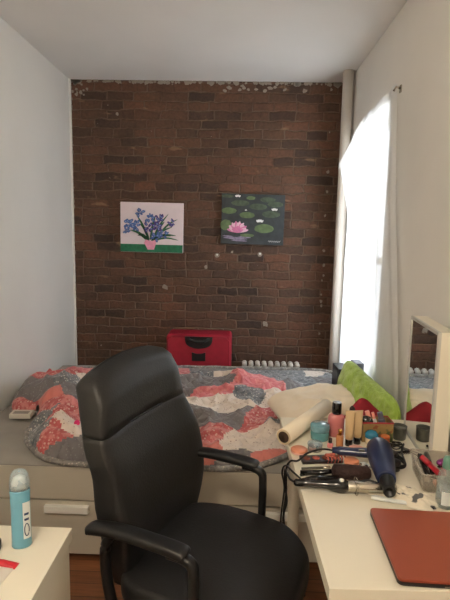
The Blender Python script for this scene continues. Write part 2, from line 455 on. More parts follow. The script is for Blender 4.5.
# header hem as a double band
hp = [P[i][0]+Vector((-.004, 0, -.012)) for i in range(0, NU+1)]
m_ = MB((.76, 2.6, .6)); m_.grid([[p+Vector((0, 0, .014)), p+Vector((-.002, 0, -.03))] for p in hp]); m_.build('curtain_hem', 'sheer_curtain', ct)
m_ = MB((.76, 2.6, .6)); m_.tube([(.78, 2.545, 2.225), (.765, 2.55, 2.232), (.755, 2.56, 2.215)], .006); m_.box((.784, 2.545, 2.222), (.006, .02, .035)); m_.build('curtain_hook', 'steel', ct, 'small metal hook')

# ------------------------------------------------------------------ lamp behind the camera (the room's ceiling light)
lp = thing('ceiling_lamp', 'glass globe ceiling lamp on a brass plate, behind the camera', 'lamp', (-.45, -.25, H))
MB().lathe([(.07, -.03), (.07, 0)]).build('mounting_plate', 'brass', lp)
MB().lathe([(.001, -.25), (.06, -.235), (.10, -.19), (.115, -.14), (.10, -.08), (.05, -.035), (.001, -.03)]).build('globe', 'lamp_glow', lp)

# ------------------------------------------------------------------ radiator, suitcase
rd = thing('radiator', 'white cast-iron radiator standing at the brick wall behind the bed', 'radiator', (.27, 3.75, 0))
for i in range(9):
    x = -.205+i*.052
    r = MB()
    for dy in (-.035, .035):
        r.tube([(x, dy, .03), (x, dy, .44), (x, dy*.8, .478)], [.017, .017, .012], 10)
        r.ball((x+.004, dy*.8, .475), .021, (1, 1.0, .9), 10)
        r.ball((x, dy, .06), .022, (1, 1, 1), 10)
    r.box((x, 0, .25), (.012, .07, .40), None, .004)
    r.build('section', 'radiator_white', rd)
for hz_ in (.06, .44):
    r = MB(); r.tube([(-.21, 0, hz_), (.22, 0, hz_)], .014); r.build('header_pipe', 'radiator_white', rd)

sc = thing('suitcase', 'red upright suitcase with black top handle, behind the bed at the brick wall', 'suitcase', (-.285, 3.715, 0))
s = MB(); s.box((0, 0, .385), (.50, .22, .685), None, .035, 4); s.build('shell', 'suitcase_red', sc)
s = MB()
for y in (-.111,): 
    s.tube([( -.232, y+.012, .07), (-.232, y+.004, .68), (-.20, y, .712), (.20, y, .712), (.232, y+.004, .68), (.232, y+.012, .07)], .006, 8)
s.build('piping', 'suitcase_red', sc)
s = MB(); pts = []
for i in range(25):
    t = i/24*PI; pts.append((-.105*math.cos(t), -.112, .715-.092*(math.sin(t)**.6)))
s.poly(pts, .014, (0, -1, 0)); s.build('handle_recess', 'plastic_black', sc, 'black recessed cup around the handle')
s = MB(); s.tube(smooth_path([(-.075, -.125, .70), (-.05, -.145, .688), (0, -.15, .684), (.05, -.145, .688), (.075, -.125, .70)]), .011, 10); s.build('carry_handle', 'rubber_black', sc)
s = MB(); s.poly([(-.052, -.11, .525), (.052, -.11, .525), (.052, -.11, .592), (.02, -.11, .580), (-.02, -.11, .580), (-.052, -.11, .592)], .008, (0, -1, 0)); s.build('badge', 'plastic_black', sc, 'black badge on the front')
for dx in (-.19, .19):
    for dy in (-.06, .06):
        s = MB(); s.lathe([(.02, -.012), (.024, 0), (.02, .012)], (dx, dy, .024), 14, (1, 0, 0)); s.build('wheel', 'rubber_black', sc)

# ------------------------------------------------------------------ paintings (generic pictures)
def blob(mb, x, z, rx, rz, y, rot=0, n=12, jit=.12, seed=0, th=.0015):
    rr = random.Random(seed); pts = []
    for i in range(n):
        t = 2*PI*i/n; k = 1+jit*(rr.random()*2-1)
        a, b_ = rx*k*math.cos(t), rz*k*math.sin(t)
        pts.append((x+a*math.cos(rot)-b_*math.sin(rot), y, z+a*math.sin(rot)+b_*math.cos(rot)))
    mb.poly(pts, th, (0, -1, 0))
p1 = thing('flower_painting', 'unframed canvas of blue flowers in a pink vase on green, hung left on the brick', 'painting', (-.681, 3.821, 1.335))
p1.rotation_euler = (0, math.radians(.4), 0)
MB().bx(-.245, .245, -.018, .018, 0, .385, .003).build('canvas', 'canvas_white', p1)
MB().bx(-.244, .244, -.0195, -.017, .002, .062).build('painted_table', 'paint_green', p1)
rr = random.Random(11)
s = MB(); s.poly([(-.045, -.019, .10), (-.058, -.019, .075), (-.03, -.019, .022), (.02, -.019, .022), (.036, -.019, .075), (.03, -.019, .10), (.0, -.019, .085)], .0025, (0, -1, 0)); s.build('painted_vase', 'paint_pinkvase', p1)
s = MB()
for (x0, z0, x1, z1, wd) in ((-.02, .09, -.12, .29, .007), (-.03, .09, -.17, .17, .009), (-.01, .10, .03, .29, .008), (.0, .09, .13, .30, .006), (.0, .09, .16, .20, .007), (.01, .10, .19, .135, .008), (.01, .09, .21, .10, .006),
                            (0, .1, .15, .13, .007), (-.03, .1, -.11, .13, .01), (.02, .1, .10, .24, .009), (.05, .13, .20, .26, .006), (-.02, .1, -.09, .22, .009)):
    mx, mz = (x0+x1)/2, (z0+z1)/2+.02
    pts = smooth_path([(x0, -.0195, z0), (mx, -.0195, mz), (x1, -.0195, z1)], 5)
    top = []; bot = []
    for k, p in enumerate(pts):
        h = wd*math.sin(PI*min(1, .15+.85*k/(len(pts)-1)))+.001
        dx_, dz_ = x1-x0, z1-z0; L = math.hypot(dx_, dz_); top.append(p+Vector((-dz_/L*h, 0, dx_/L*h))); bot.append(p-Vector((-dz_/L*h, 0, dx_/L*h)))
    s.poly(top+bot[::-1], .001, (0, -1, 0))
s.build('painted_leaves', 'paint_leaf', p1)
cl = {'paint_blue': MB(), 'paint_paleblue': MB(), 'paint_violet': MB()}
heads = [(-.09, .305, .034, 'b'), (-.18, .225, .040, 'b'), (-.125, .205, .040, 'b'), (-.195, .165, .030, 'b'), (-.015, .265, .036, 'b'), (.045, .205, .042, 'v'), (-.025, .195, .036, 'v'), (.065, .265, .036, 'v'), (.035, .125, .036, 'b'), (.095, .145, .032, 'b'), (.155, .235, .028, 'v')]
for hx, hz, hr, k in heads:
    for q in range(9):
        a = 2*PI*q/9+rr.random(); d = hr*(.35+.55*rr.random())
        m = cl['paint_blue' if k == 'b' else 'paint_violet']
        blob(m, hx+d*math.cos(a), hz+d*math.sin(a), hr*.42, hr*.26, -.021-.0004*q, a, 9, .2, q)
        if q % 2 == 0: blob(cl['paint_paleblue'], hx+d*.9*math.cos(a), hz+d*.9*math.sin(a), hr*.22, hr*.12, -.0255-.0003*q, a, 7, .2, q)
for k, m in cl.items(): m.build('painted_petals', k, p1)

p2 = thing('lily_painting', 'dark unframed canvas of water lilies, hung right on the brick', 'painting', (.103, 3.821, 1.412))
p2.rotation_euler = (0, math.radians(.6), 0)
MB().bx(-.243, .243, -.018, .018, 0, .385, .003).build('canvas', 'paint_pond', p2)
pads = [(-.20, .365, .045, .012, 0), (-.02, .355, .035, .014, 1), (.11, .345, .06, .02, 0), (-.10, .315, .07, .022, 0), (.04, .29, .07, .024, 0), (.17, .31, .06, .022, 0), (-.185, .255, .058, .024, 1), (-.045, .225, .06, .024, 1), (.14, .235, .07, .027, 0), (-.205, .145, .045, .042, 1), (.09, .125, .075, .034, 1), (-.04, .07, .055, .013, 1)]
A, B = MB(), MB()
for i, (px, pz, rx, rz, k) in enumerate(pads):
    blob(B if k else A, px, pz, rx, rz, -.0185-.0002*i, 0, 20, .04, i)
A.build('painted_pads', 'paint_pad', p2); B.build('painted_pads', 'paint_padlight', p2)
s = MB()
for (px, pz, r) in ((-.12, .37, .022), (-.055, .265, .009), (.165, .275, .024), (.055, .185, .028)):
    for q in range(5): blob(s, px+(q-2)*r*.35, pz+abs(2-q)*-.002, r*.22, r*.42, -.0225-.0003*q, -(q-2)*.35, 8, .1, q)
s.build('painted_blossoms', 'paint_white', p2)
s = MB(); s2 = MB()
for q in range(15):
    a = math.radians(-78+q*11.2); L = .085-.012*(q % 2)
    blob(s if q % 3 else s2, -.115+math.sin(a)*L*.5, .095+math.cos(a)*L*.5, .012, L*.5, -.0225-.0003*q, -a, 10, .06, q)
for q in range(7):
    a = math.radians(-60+q*20); blob(s2, -.115+math.sin(a)*.025, .09+math.cos(a)*.025, .010, .028, -.0285-.0003*q, -a, 9, .06, q)
s.build('painted_lily', 'paint_petal', p2); s2.build('painted_lily', 'paint_magenta', p2)
s = MB()
for (px, pz, rx, rz) in ((-.13, .045, .09, .009), (-.10, .028, .06, .006), (-.19, .06, .04, .005), (-.06, .055, .05, .005)): blob(s, px, pz, rx, rz, -.0192, -.06, 14, .2, 5)
s.build('painted_ripples', 'paint_ripple', p2)
s = MB(); s.tube([( .125+i*.0045, -.0205, .028+.007*math.sin(i*1.9)*(1 if i % 5 else 1.6)) for i in range(22)], .0014, 5); s.build('signature', 'paint_white', p2)

for i, (wx, wz, lb) in enumerate(((-.167, 1.322, 'left one'), (.17, 1.336, 'right one'))):
    k = thing('wall_anchor', 'small white screw anchor in the brick below the lily canvas, ' + lb + ' of the pair', 'anchor', (wx, D, wz), 0, 'screw anchors below the lily canvas')
    s = MB(); pts = [(.017*math.cos(t*PI/6)*(1+.15*rnd.random()), 0, .017*math.sin(t*PI/6)*(1+.2*rnd.random())) for t in range(12)]
    s.poly(pts, .008, (0, -1, 0)); s.build('plaster_pad', 'plaster', k)
    s = MB(); s.lathe([(.007, 0), (.007, .006), (.003, .008)], (0, -.007, .004), 12, (0, -1, 0)); s.build('screw', 'paint_white', k)

# ------------------------------------------------------------------ bed
BX0, BX1, BY0, BY1 = -1.262, .742, 2.02, 3.53
bd = thing('day_bed', 'white day bed with drawers and grey sheet along the brick wall', 'bed', ((BX0+BX1)/2, BY0, 0))
bo = bd.location.copy()
s = MB(bo); s.bx(BX0, BX1, BY0, BY0+.03, .295, .45, .003); s.bx(BX0, BX0+.03, BY0, BY1, .02, .45, .003); s.bx(BX1-.03, BX1, BY0, BY1, .02, .45, .003); s.bx(BX0, BX1, BY1-.03, BY1, .02, .45, .003)
s.bx(BX0+.03, BX1-.03, BY0+.03, BY1-.03, .28, .30)
s.build('frame', 'bed_white', bd)
xm = -.26
for (a, b_) in ((BX0+.004, xm-.003), (xm+.003, BX1-.004)):
    s = MB(bo); s.bx(a, b_, BY0+.002, BY0+.022, .03, .287, .002); d = s.build('drawer', 'bed_white', bd)
    hc = -.745 if a < -1 else (a+b_)/2
    s = MB(bo); s.bx(hc-.10, hc+.10, BY0-.02, BY0+.004, .262, .270, .001); s.bx(hc-.10, hc+.10, BY0-.022, BY0-.006, .238, .272, .004); s.bx(hc-.10, hc+.10, BY0-.012, BY0+.003, .238, .243, .001)
    s.build('handle', 'handle_white', d, 'white lip handle')
def bedtop(x, y):
    """top of the mattress, rounding down at the front"""
    z = .488
    d = y-(BY0-.004)
    if d < .09: z -= .036*(1-max(0, d)/.09)**2
    return z
s = MB(bo)
NXs, NYs = 100, 80; P = []
for i in range(NXs+1):
    row = []; x = XL+.012+(BX1+.03-XL-.012)*i/NXs
    for j in range(NYs+1):
        y = BY0-.002+(BY1-BY0+.01)*j/NYs
        z = bedtop(x, y)+.007*nz(x*3.1, y*4.2, 3)+.004*abs(nz(x*9+y*4, y*3, 1))
        if j == 0: z = .456
        if j == NYs: z = .46
        if i == 0 or i == NXs: z -= .03 if z > .49 else 0
        row.append((x, y, z))
    P.append(row)
s.grid(P)
for ed in (P[0], P[-1], [r[0] for r in P], [r[-1] for r in P]): s.grid([ed, [(p[0], p[1], .452) for p in ed]])
s.grid([[(P[0][0][0], P[0][0][1], .452), (P[0][-1][0], P[0][-1][1], .452)], [(P[-1][0][0], P[-1][0][1], .452), (P[-1][-1][0], P[-1][-1][1], .452)]])
mt = s.build('mattress', 'sheet_grey')
mt.location = bo
tag(mt, 'mattress under a plain grey sheet, lying in the white bed frame', 'mattress')

# ------------------------------------------------------------------ quilt
Qp = [(-1.03, 2.28), (-.97, 2.14), (-.87, 2.045), (-.75, 2.02), (-.60, 2.015), (-.37, 2.015), (-.145, 2.015), (.0, 2.02), (.12, 2.035), (.265, 2.12), (.32, 2.33), (.40, 2.70), (.63, 3.05), (.70, 3.47), (.178, 3.50), (-.364, 3.49), (-.90, 3.44), (-1.20, 3.34), (-1.285, 3.15), (-1.29, 2.76), (-1.24, 2.56), (-1.17, 2.47), (-1.07, 2.51), (-1.03, 2.42)]
qs = smooth_path([(*p, 0) for p in Qp+[Qp[0]]], 5)[:-1]
QP = [(p.x, p.y) for p in qs]
def inside(x, y):
    c = False; n = len(QP); j = n-1
    for i in range(n):
        xi, yi = QP[i]; xj, yj = QP[j]
        if (yi > y) != (yj > y) and x < (xj-xi)*(y-yi)/(yj-yi)+xi: c = not c
        j = i
    return c
def pdist(x, y):
    best = 9; n = len(QP)
    for i in range(n):
        ax, ay = QP[i]; bx_, by_ = QP[(i+1) % n]
        dx, dy = bx_-ax, by_-ay; L = dx*dx+dy*dy
        t = max(0, min(1, ((x-ax)*dx+(y-ay)*dy)/L)) if L else 0
        best = min(best, math.hypot(x-ax-dx*t, y-ay-dy*t))
    return best
def g2(x, y, cx, cy, sx, sy, rot=0):
    dx, dy = x-cx, y-cy; c, s_ = math.cos(rot), math.sin(rot)
    a, b_ = dx*c+dy*s_, -dx*s_+dy*c
    return math.exp(-(a/sx)**2-(b_/sy)**2)
def sstep(a, b_, v):
    t = max(0, min(1, (v-a)/(b_-a))); return t*t*(3-2*t)
# overlapping folds: each a line (x0,y0,x1,y1); the far side lies a fold higher
FOLDS = [(-.99, 2.24, -.78, 2.30, .05), (-1.16, 2.56, -.95, 2.62, .05), (-1.02, 2.44, -.80, 2.52, .045), (-1.20, 2.85, -.85, 2.95, .04), (-.90, 2.16, -.62, 2.10, .025), (-.25, 2.62, .22, 2.60, .012), (-.10, 2.18, .22, 2.26, .010), (-.42, 2.80, .02, 2.72, .038), (-.35, 2.33, .30, 2.50, .012), (-1.0, 2.45, -.75, 2.62, .03), (-.30, 3.02, .10, 2.96, .03), (.12, 2.75, .40, 2.95, .025)]
def quiltz(x, y, d):
    t = .036*(1-math.exp(-d/.018))+.004
    z = bedtop(x, y)+t
    bkf = 1-.75*sstep(2.9, 3.35, y)
    z += bkf*(.024*nz(x*2.6+4, y*2.9, .3)*sstep(.02, .2, d)+.018*nz(x*6.5, y*7.5, 2)*sstep(0, .12, d)+.010*nz(x*13, y*15, 4)*sstep(0, .08, d))
    rid = 1-abs(nz(x*3.4+y*1.5+2, y*3.6-x, 5))*2.2
    z += bkf*.030*max(0, rid)**3*sstep(.02, .15, d)
    rid = 1-abs(nz(x*7.4-y*3.5+9, y*6.6+x*2, 8))*2.4
    z += bkf*.022*max(0, rid)**3*sstep(.02, .12, d)
    for (x0, y0, x1, y1, h) in FOLDS:
        L = math.hypot(x1-x0, y1-y0); ux, uy = (x1-x0)/L, (y1-y0)/L
        a = (x-x0)*ux+(y-y0)*uy; b_ = -(x-x0)*uy+(y-y0)*ux+.03*nz(a*5, 7)
        w_ = sstep(-.08, .05, a)*(1-sstep(L-.05, L+.08, a))
        z += w_*h*sstep(-.004, .012, b_)*(1-sstep(.15, .45, b_))
    # rolled lip along the left front, hollow inside it, piles against the left wall
    z += .045*g2(x, y, -.86, 2.17, .10, .16, -.6)+.03*g2(x, y, -.70, 2.08, .2, .05)
    z -= .055*g2(x, y, -.80, 2.32, .06, .06, -.5)
    z += .05*g2(x, y, -.93, 2.42, .09, .06)+.035*g2(x, y, -1.0, 2.85, .22, .2)+.07*g2(x, y, -1.2, 2.62, .08, .16)
    z -= .016*sstep(3.0, 3.5, y)
    z += .05*g2(x, y, .235, 2.66, .055, .06)+.04*g2(x, y, .10, 2.93, .22, .06, .2)+.03*g2(x, y, -.2, 2.96, .2, .07)
    z += .03*g2(x, y, .22, 2.36, .09, .07)
    return z
SEEDS = [('G', -0.21, 2.875), ('F', -0.27, 3.059), ('W', -0.156, 3.115), ('W', -0.016, 3.082), ('P', 0.127, 3.051), ('P', 0.225, 2.874), ('F', 0.382, 3.075), ('G', 0.4, 2.91), ('W', -0.191, 2.623), ('W', -0.055, 2.601), ('P', -0.135, 2.731), ('F', 0.092, 2.68), ('W', 0.245, 2.691), ('G', -0.06, 2.419), ('G', -0.157, 2.454), ('R', 0.168, 2.409), ('F', 0.269, 2.389), ('R', -0.138, 2.181), ('W', 0.046, 2.172), ('W', 0.147, 2.215), ('G', -0.003, 1.998), ('G', -0.08, 1.964), ('C', 0.136, 2.008), ('C', -0.169, 2.047), ('R', -1.189, 2.491), ('G', -1.134, 2.593), ('R', -.985, 2.36), ('F', -1.0, 2.30), ('P', -.80, 2.46), ('W', -.70, 2.21), ('F', -.80, 2.56), ('R', -.86, 2.29), ('L', -1.224, 2.804), ('R', -1.07, 2.722), ('R', -1.093, 2.897), ('C', -0.987, 2.477), ('P', -1.102, 3.048), ('F', -0.96, 2.678), ('G', -0.892, 2.548), ('R', -0.903, 2.438), ('F', -0.946, 2.281), ('F', -0.92, 2.112), ('R', -0.839, 2.118), ('W', -0.778, 2.157), ('G', -0.773, 2.004), ('G', -0.821, 1.98), ('C', -0.635, 1.906), ('G', -0.665, 2.277), ('C', -0.637, 2.569), ('F', -0.469, 2.292), ('W', -0.377, 2.064), ('R', -0.663, 2.936), ('G', -0.362, 2.592), ('R', -0.333, 2.067), ('C', -0.429, 3.066), ('W', -0.82, 2.82), ('G', -0.529, 1.952),
         ('F', .02, 3.3), ('G', -.2, 3.35), ('P', -.45, 3.3), ('F', .3, 3.35), ('W', .565, 3.37), ('F', .42, 3.35), ('F', .70, 3.36), ('F', .45, 3.12), ('G', .62, 3.16), ('F', .62, 3.0), ('G', .33, 2.78), ('R', -.75, 3.3), ('L', -1.0, 3.3)]
ORD = ['R', 'P', 'C', 'G', 'F', 'W', 'L', 'B']
def patch(x, y):
    best = None; bd_ = 9
    xx = x+.02*nz(x*4, y*4, 9); yy = y+.02*nz(x*4, y*4, 11)
    for k, sx, sy in SEEDS:
        # blocky metric along a slightly turned grid: patches come out as skewed rectangles
        a = (xx-sx)*.97+(yy-sy)*.22; b_ = -(xx-sx)*.22+(yy-sy)*.97
        dd = (abs(a/1.5)**3+abs(b_)**3)**(1/3)
        if dd < bd_: bd_ = dd; best = k
    return ORD.index(best)
qt = thing('patchwork_quilt', 'crumpled pink, grey and white patchwork quilt spread over the bed', 'quilt', (-.4, 2.6, .51))
qo = (-.4, 2.6, .51)
s = MB(qo); step = .009; vt = {}; DD = {}
def gv(i, j):
    if (i, j) not in vt:
        x, y = -1.31+i*step, 2.0+j*step; d = pdist(x, y) if inside(x, y) else 0
        vt[(i, j)] = s.v((x, y, quiltz(x, y, d) if d > 0 else bedtop(x, y)+.004)); DD[(i, j)] = d
    return vt[(i, j)]
for i in range(int(2.0/step)):
    for j in range(int(1.58/step)):
        x, y = -1.31+(i+.5)*step, 2.0+(j+.5)*step
        if inside(x, y): s.f([gv(i, j), gv(i+1, j), gv(i+1, j+1), gv(i, j+1)], True, patch(x, y))
s.build('quilt_top', [QM[k] for k in ORD], qt, sub=1)
s = MB(qo); s.tube([(x, y, bedtop(x, y)+.016+.004*nz(x*9, y*9)) for x, y in QP+[QP[0]]], .014, 8); s.build('binding', QM['B'], qt, 'grey and cream floral edge binding')

# ------------------------------------------------------------------ pillows and things on the bed
def pillow(name, label, loc, rot, w_, h_, t_, mat, seed=0, wr=.012, n=36, pinch=.06):
    o = thing(name, label, 'pillow' if 'pillow' in name else 'cushion', loc); o.rotation_euler = rot
    s = MB(); 
    for side in (1, -1):
        P = []
        for i in range(n+1):
            row = []
            for j in range(n+1):
                u, v = i/n*2-1, j/n*2-1
                k = (1-abs(u)**2.6)**.55*(1-abs(v)**2.6)**.55
                x = u*w_/2*(1-pinch*(1-v*v)*abs(u)**3)*(1-.13*v**6); y = v*h_/2*(1-pinch*(1-u*u)*abs(v)**3)*(1-.13*u**6)
                z = side*(t_/2*k+wr*k*nz(u*2.2+seed, v*2.2, side)+wr*.5*k*nz(u*6+seed, v*5, side*3))
                row.append((x, y, z))
            P.append(row)
        s.grid(P)
    bmesh.ops.remove_doubles(s.bm, verts=s.bm.verts, dist=.0008)
    s.build('cover', mat, o)
    return o
cp = pillow('bed_pillow', 'flat cream pillow lying on the quilt between the paper roll and the brick wall', (.430, 2.385, .636), (math.radians(4), math.radians(-5), math.radians(15)), .50, .36, .15, 'cream_cloth', 3, .022)
gp = pillow('plush_pillow', 'fluffy lime green pillow leaning on the curtain behind the dressing items', (0, 0, 0), (0, 0, 0), .70, .42, .13, 'green_plush', 8, .020, 60)
TLc, TRc = Vector((.615, 2.66, .832)), Vector((.712, 2.02, .785))
ax_ = (TRc-TLc).normalized(); dn = Vector((-.12, -.06, -.95)); dn = (dn-ax_*dn.dot(ax_)).normalized()
nrm = ax_.cross(-dn)
Mx = Matrix((ax_, -dn, nrm)).transposed().to_4x4(); Mx.translation = (TLc+TRc)/2+dn*.20+Vector((0, -.015, 0))
gp.rotation_euler = Mx.to_euler(); gp.location = Mx.translation
rp = pillow('throw_cushion', 'dark red cushion wedged between the green pillow and the desk', (.575, 2.07, .655), (math.radians(78), math.radians(40), math.radians(-4)), .215, .215, .07, 'red_cloth', 1, .006)
bk = thing('boxed_book', 'white slim box lying on the grey sheet at the left wall, half under the quilt', 'box', (-1.13, 2.44, .509), math.radians(4))
s = MB(); s.box((0, 0, .014), (.11, .07, .024), None, .002); s.build('box_body', 'white_gloss', bk)
s = MB(); s.box((0, -.008, .0265), (.08, .035, .002)); s.build('top_panel', 'sheet_grey', bk, 'grey panel on top')
tag(MB((-.74, 2.16, .585)).ball((-.74, 2.16, .60), .014).build('pompom', 'pink_ball'), 'small bright pink pompom lying on the quilt behind the chair', 'pompom').location = (-.74, 2.16, .585)
sb = thing('black_case', 'small black box at the window, left of the green pillow', 'box', (.685, 3.09, .505), .05)
s = MB(); s.box((0, 0, .075), (.07, .16, .15), None, .004); s.build('case_body', 'plastic_black', sb)
s = MB(); s.box((-.036, 0, .075), (.004, .13, .12), None, .001); s.build('front_panel', 'palette_dark', sb)
sb = thing('grey_bracket', 'upright grey and white box at the window, behind the green pillow', 'box', (.70, 2.74, .52), .05)
s = MB(); s.box((0, 0, .13), (.05, .10, .26), None, .004); s.build('case_body', 'tube_grey', sb)
s = MB(); s.box((-.0255, -.028, .20), (.004, .03, .07), None, .001); s.build('white_panel', 'label_white', sb, 'white strip')

# ------------------------------------------------------------------ desk
dk = thing('desk', 'white desk with round legs, on the right under the cosmetics and laptop', 'desk', (.217, .974, 0), .0245)
MB().bx(0, .565, 0, 1.0, TOPZ-.036, TOPZ, .0015).build('desk_top', 'white_laminate', dk)
for (lx, ly) in ((.06, .06), (.505, .06), (.06, .92), (.505, .92)):
    s = MB(); s.lathe([(.024, 0), (.025, .01), (.0235, .012), (.0235, TOPZ-.045), (.034, TOPZ-.044), (.034, TOPZ-.036)], (lx, ly, 0), 24); s.build('leg', 'white_laminate', dk)
# left chest / drawer unit
cb = thing('drawer_unit', 'white drawer unit at the lower left carrying the blue deodorant', 'cabinet', (-.422, 1.175, 0))
CH = .72
MB().bx(-.872, 0, -1.0, 0, CH-.034, CH, .0015).build('unit_top', 'white_laminate', cb)
MB().bx(-.030, -.008, -.985, -.004, 0, CH-.034, .001).build('side_panel', 'white_laminate', cb)
MB().bx(-.868, -.846, -.985, -.004, 0, CH-.034, .001).build('side_panel', 'white_laminate', cb)
MB().bx(-.846, -.030, -.02, -.008, .05, CH-.034).build('back_panel', 'white_laminate', cb)
MB().bx(-.846, -.030, -.98, -.02, .05, .07).build('bottom_panel', 'white_laminate', cb)
for i in range(3):
    d = MB().bx(-.842, -.034, -.985, -.967, .075+i*.196, .075+i*.196+.190, .001).build('drawer', 'white_laminate', cb)
    s = MB(); s.bx(-.50, -.38, -1.005, -.983, .20+i*.196, .21+i*.196, .001); s.build('handle', 'handle_white', d)

# mirrored cabinet standing on the desk
mc = thing('mirror_cabinet', 'narrow white cabinet with a mirrored side, standing on the desk by the wall', 'cabinet', (.658, 1.558, TOPZ), math.radians(-4.8))
mw, ml, mh = .055, .335, .463
MB().bx(.004, mw, 0, ml, 0, mh, .001).build('cabinet_body', 'white_laminate', mc)
MB().bx(-.0005, .0045, .012, ml-.008, .012, mh-.012).build('mirror_pane', 'mirror_glass', mc, 'mirror facing the chair')
s = MB()
s.bx(-.004, .006, -.001, .012, 0, mh, .001); s.bx(-.004, .006, ml-.008, ml, 0, mh, .001)
s.bx(-.004, .006, .012, ml-.008, 0, .010, .001); s.bx(-.004, .006, .012, ml-.008, mh-.012, mh, .001)
s.build('mirror_frame', 'frame_light', mc, 'pale silver frame')

# ------------------------------------------------------------------ laptop
lt = thing('laptop', 'closed red laptop at the right front of the white desk', 'laptop', (.372, .990, TOPZ), math.radians(-2.2))
LW, LL = .36, .283
def rrect(w0, l0, r, z, n=6):
    pts = []
    for cx, cy, a0 in ((w0-r, l0-r, 0), (r, l0-r, PI/2), (r, r, PI), (w0-r, r, 3*PI/2)):
        for k in range(n+1):
            a = a0+PI/2*k/n; pts.append((cx+r*math.cos(a), cy+r*math.sin(a), z))
    return pts
s = MB(); s.poly(rrect(LW, LL, .012, .002), .007); s.build('base', 'laptop_dark', lt, 'dark base')
s = MB(); s.poly(rrect(LW, LL, .012, .0105), .0075); s.build('lid', 'laptop_red', lt, bevel=.0015)
s = MB(); s.bx(.13, .20, LL-.004, LL+.002, .006, .013, .001); s.build('hinge', 'laptop_dark', lt)
s = MB(); s.bx(.10, .118, -.001, .002, .004, .007); s.build('port', 'steel', lt)

# ------------------------------------------------------------------ office chair (local +x is forward)
chz = math.radians(-22)
ch = thing('office_chair', 'black leather high-back office chair with loop armrests, turned half toward the desk', 'chair', (-.046, 1.402, 0), chz)
def interp(keys, v):
    for (a, p), (b_, q) in zip(keys, keys[1:]):
        if v <= b_:
            t = (v-a)/(b_-a); t = t*t*(3-2*t)*.4+t*.6
            return p+(q-p)*t
    return keys[-1][1]
FR = [(.46, -.195), (.62, -.18), (.78, -.205), (.91, -.250), (.93, -.252), (1.02, -.262), (1.078, -.288), (1.110, -.33)]
BK = [(.46, -.285), (.62, -.295), (.78, -.315), (.92, -.345), (1.03, -.372), (1.078, -.383), (1.110, -.365)]
WD = [(.46, .22), (.56, .255), (.70, .272), (.85, .258), (.95, .236), (1.03, .224), (1.078, .216), (1.100, .202), (1.110, .17)]
def back_loft(z0, z1, nzz, infl=0.0, wgrow=0.0, round0=False, round1=False):
    s = MB(); rings = []; n = 48
    for k in range(nzz+1):
        t = k/nzz; z = z0+(z1-z0)*t
        fu, bu, w_ = interp(FR, z)+infl, interp(BK, z)-infl*.3, interp(WD, z)+wgrow
        e = 1
        if round0 and t < .12: e = .80+.20*math.sqrt(1-(1-t/.12)**2)
        if round1 and t > .80: e = .35+.65*math.sqrt(max(0, 1-((t-.80)/.20)**2))
        cu = (fu+bu)/2; hu = (fu-bu)/2*e; ring = []
        for i in range(n):
            a = 2*PI*i/n; ca, sa = math.cos(a), math.sin(a)
            x = cu+hu*math.copysign(abs(ca)**.45, ca); y = w_*(.93+.07*e)*math.copysign(abs(sa)**.35, sa)
            # gentle dish of the front face, crown of the top
            if ca > 0: x -= .018*(1-(y/w_)**2)*(1 if z < .93 else .3)*1 - .014*(y/w_)**2
            zz = z-(.016 if y > 0 else .034)*(y/w_)**2*sstep(.92, 1.1, z)
            ring.append(s.v((x, y+.004+.030*(1-sstep(.74, .96, z)), zz)))
        rings.append(ring)
    for a, b_ in zip(rings, rings[1:]):
        for i in range(n): s.f([a[i], a[(i+1) % n], b_[(i+1) % n], b_[i]], True)
    s.f(rings[0][::-1]); s.f(rings[-1], True)
    return s
back_loft(.44, .918, 22, 0, 0, True).build('backrest', 'leather_black', ch)
back_loft(.915, 1.110, 18, .002, .0, False, True).build('headrest', 'leather_black', ch)
s = MB()
pts = []
for i in range(21):
    y = -.215+.43*i/20; pts.append((interp(FR, .918)+.003-.016*(1-(y/.24)**2)-.012*(y/.24)**2, y+.008, .917))
s.tube(pts, .0035, 6); s.build('seam', 'plastic_black', ch, 'stitched seam below the headrest')
# seat cushion
s = MB(); P = []
n = 40; rings = []
for k in range(15):
    t = k/14; ph = -PI/2+PI*t; zz = math.sin(ph); rr_ = math.cos(ph)**.45 if 0 < k < 14 else .0
    ring = []
    for i in range(56):
        a = 2*PI*i/56; ca, sa = math.cos(a), math.sin(a)
        ux = math.copysign(abs(ca)**.55, ca); uy = math.copysign(abs(sa)**.55, sa)
        R_ = .82+.18*rr_ if 0 < k < 14 else .55
        x = .005+.27*ux*R_*(1 if ux > 0 else .95); y = .262*uy*R_*(1-.06*max(0, ux))
        z = .462+.052*(1 if zz > 0 else .8)*math.copysign(abs(zz)**.7, zz)
        if zz > 0: z += -.012*(1-ux*ux)*(1-uy*uy)+.006*nz(x*8, y*8)
        z -= .03*sstep(.12, .28, x)
        ring.append(s.v((x, y, z)))
    rings.append(ring)
for a, b_ in zip(rings, rings[1:]):
    for i in range(56): s.f([a[i], a[(i+1) % 56], b_[(i+1) % 56], b_[i]], True)
for rg, rev in ((rings[0], True), (rings[-1], False)):
    c = s.v(sum((v.co for v in rg), Vector())/len(rg))
    for i in range(56): s.f([rg[i], rg[(i+1) % 56], c], True)
s.build('seat', 'leather_black', ch)
s = MB(); s.tube([(.20*math.cos(2*PI*i/40), .19*math.sin(2*PI*i/40), .405) for i in range(41)], .012, 8); s.bx(-.20, .20, -.17, .17, .39, .42, .01); s.build('seat_pan', 'plastic_black', ch)
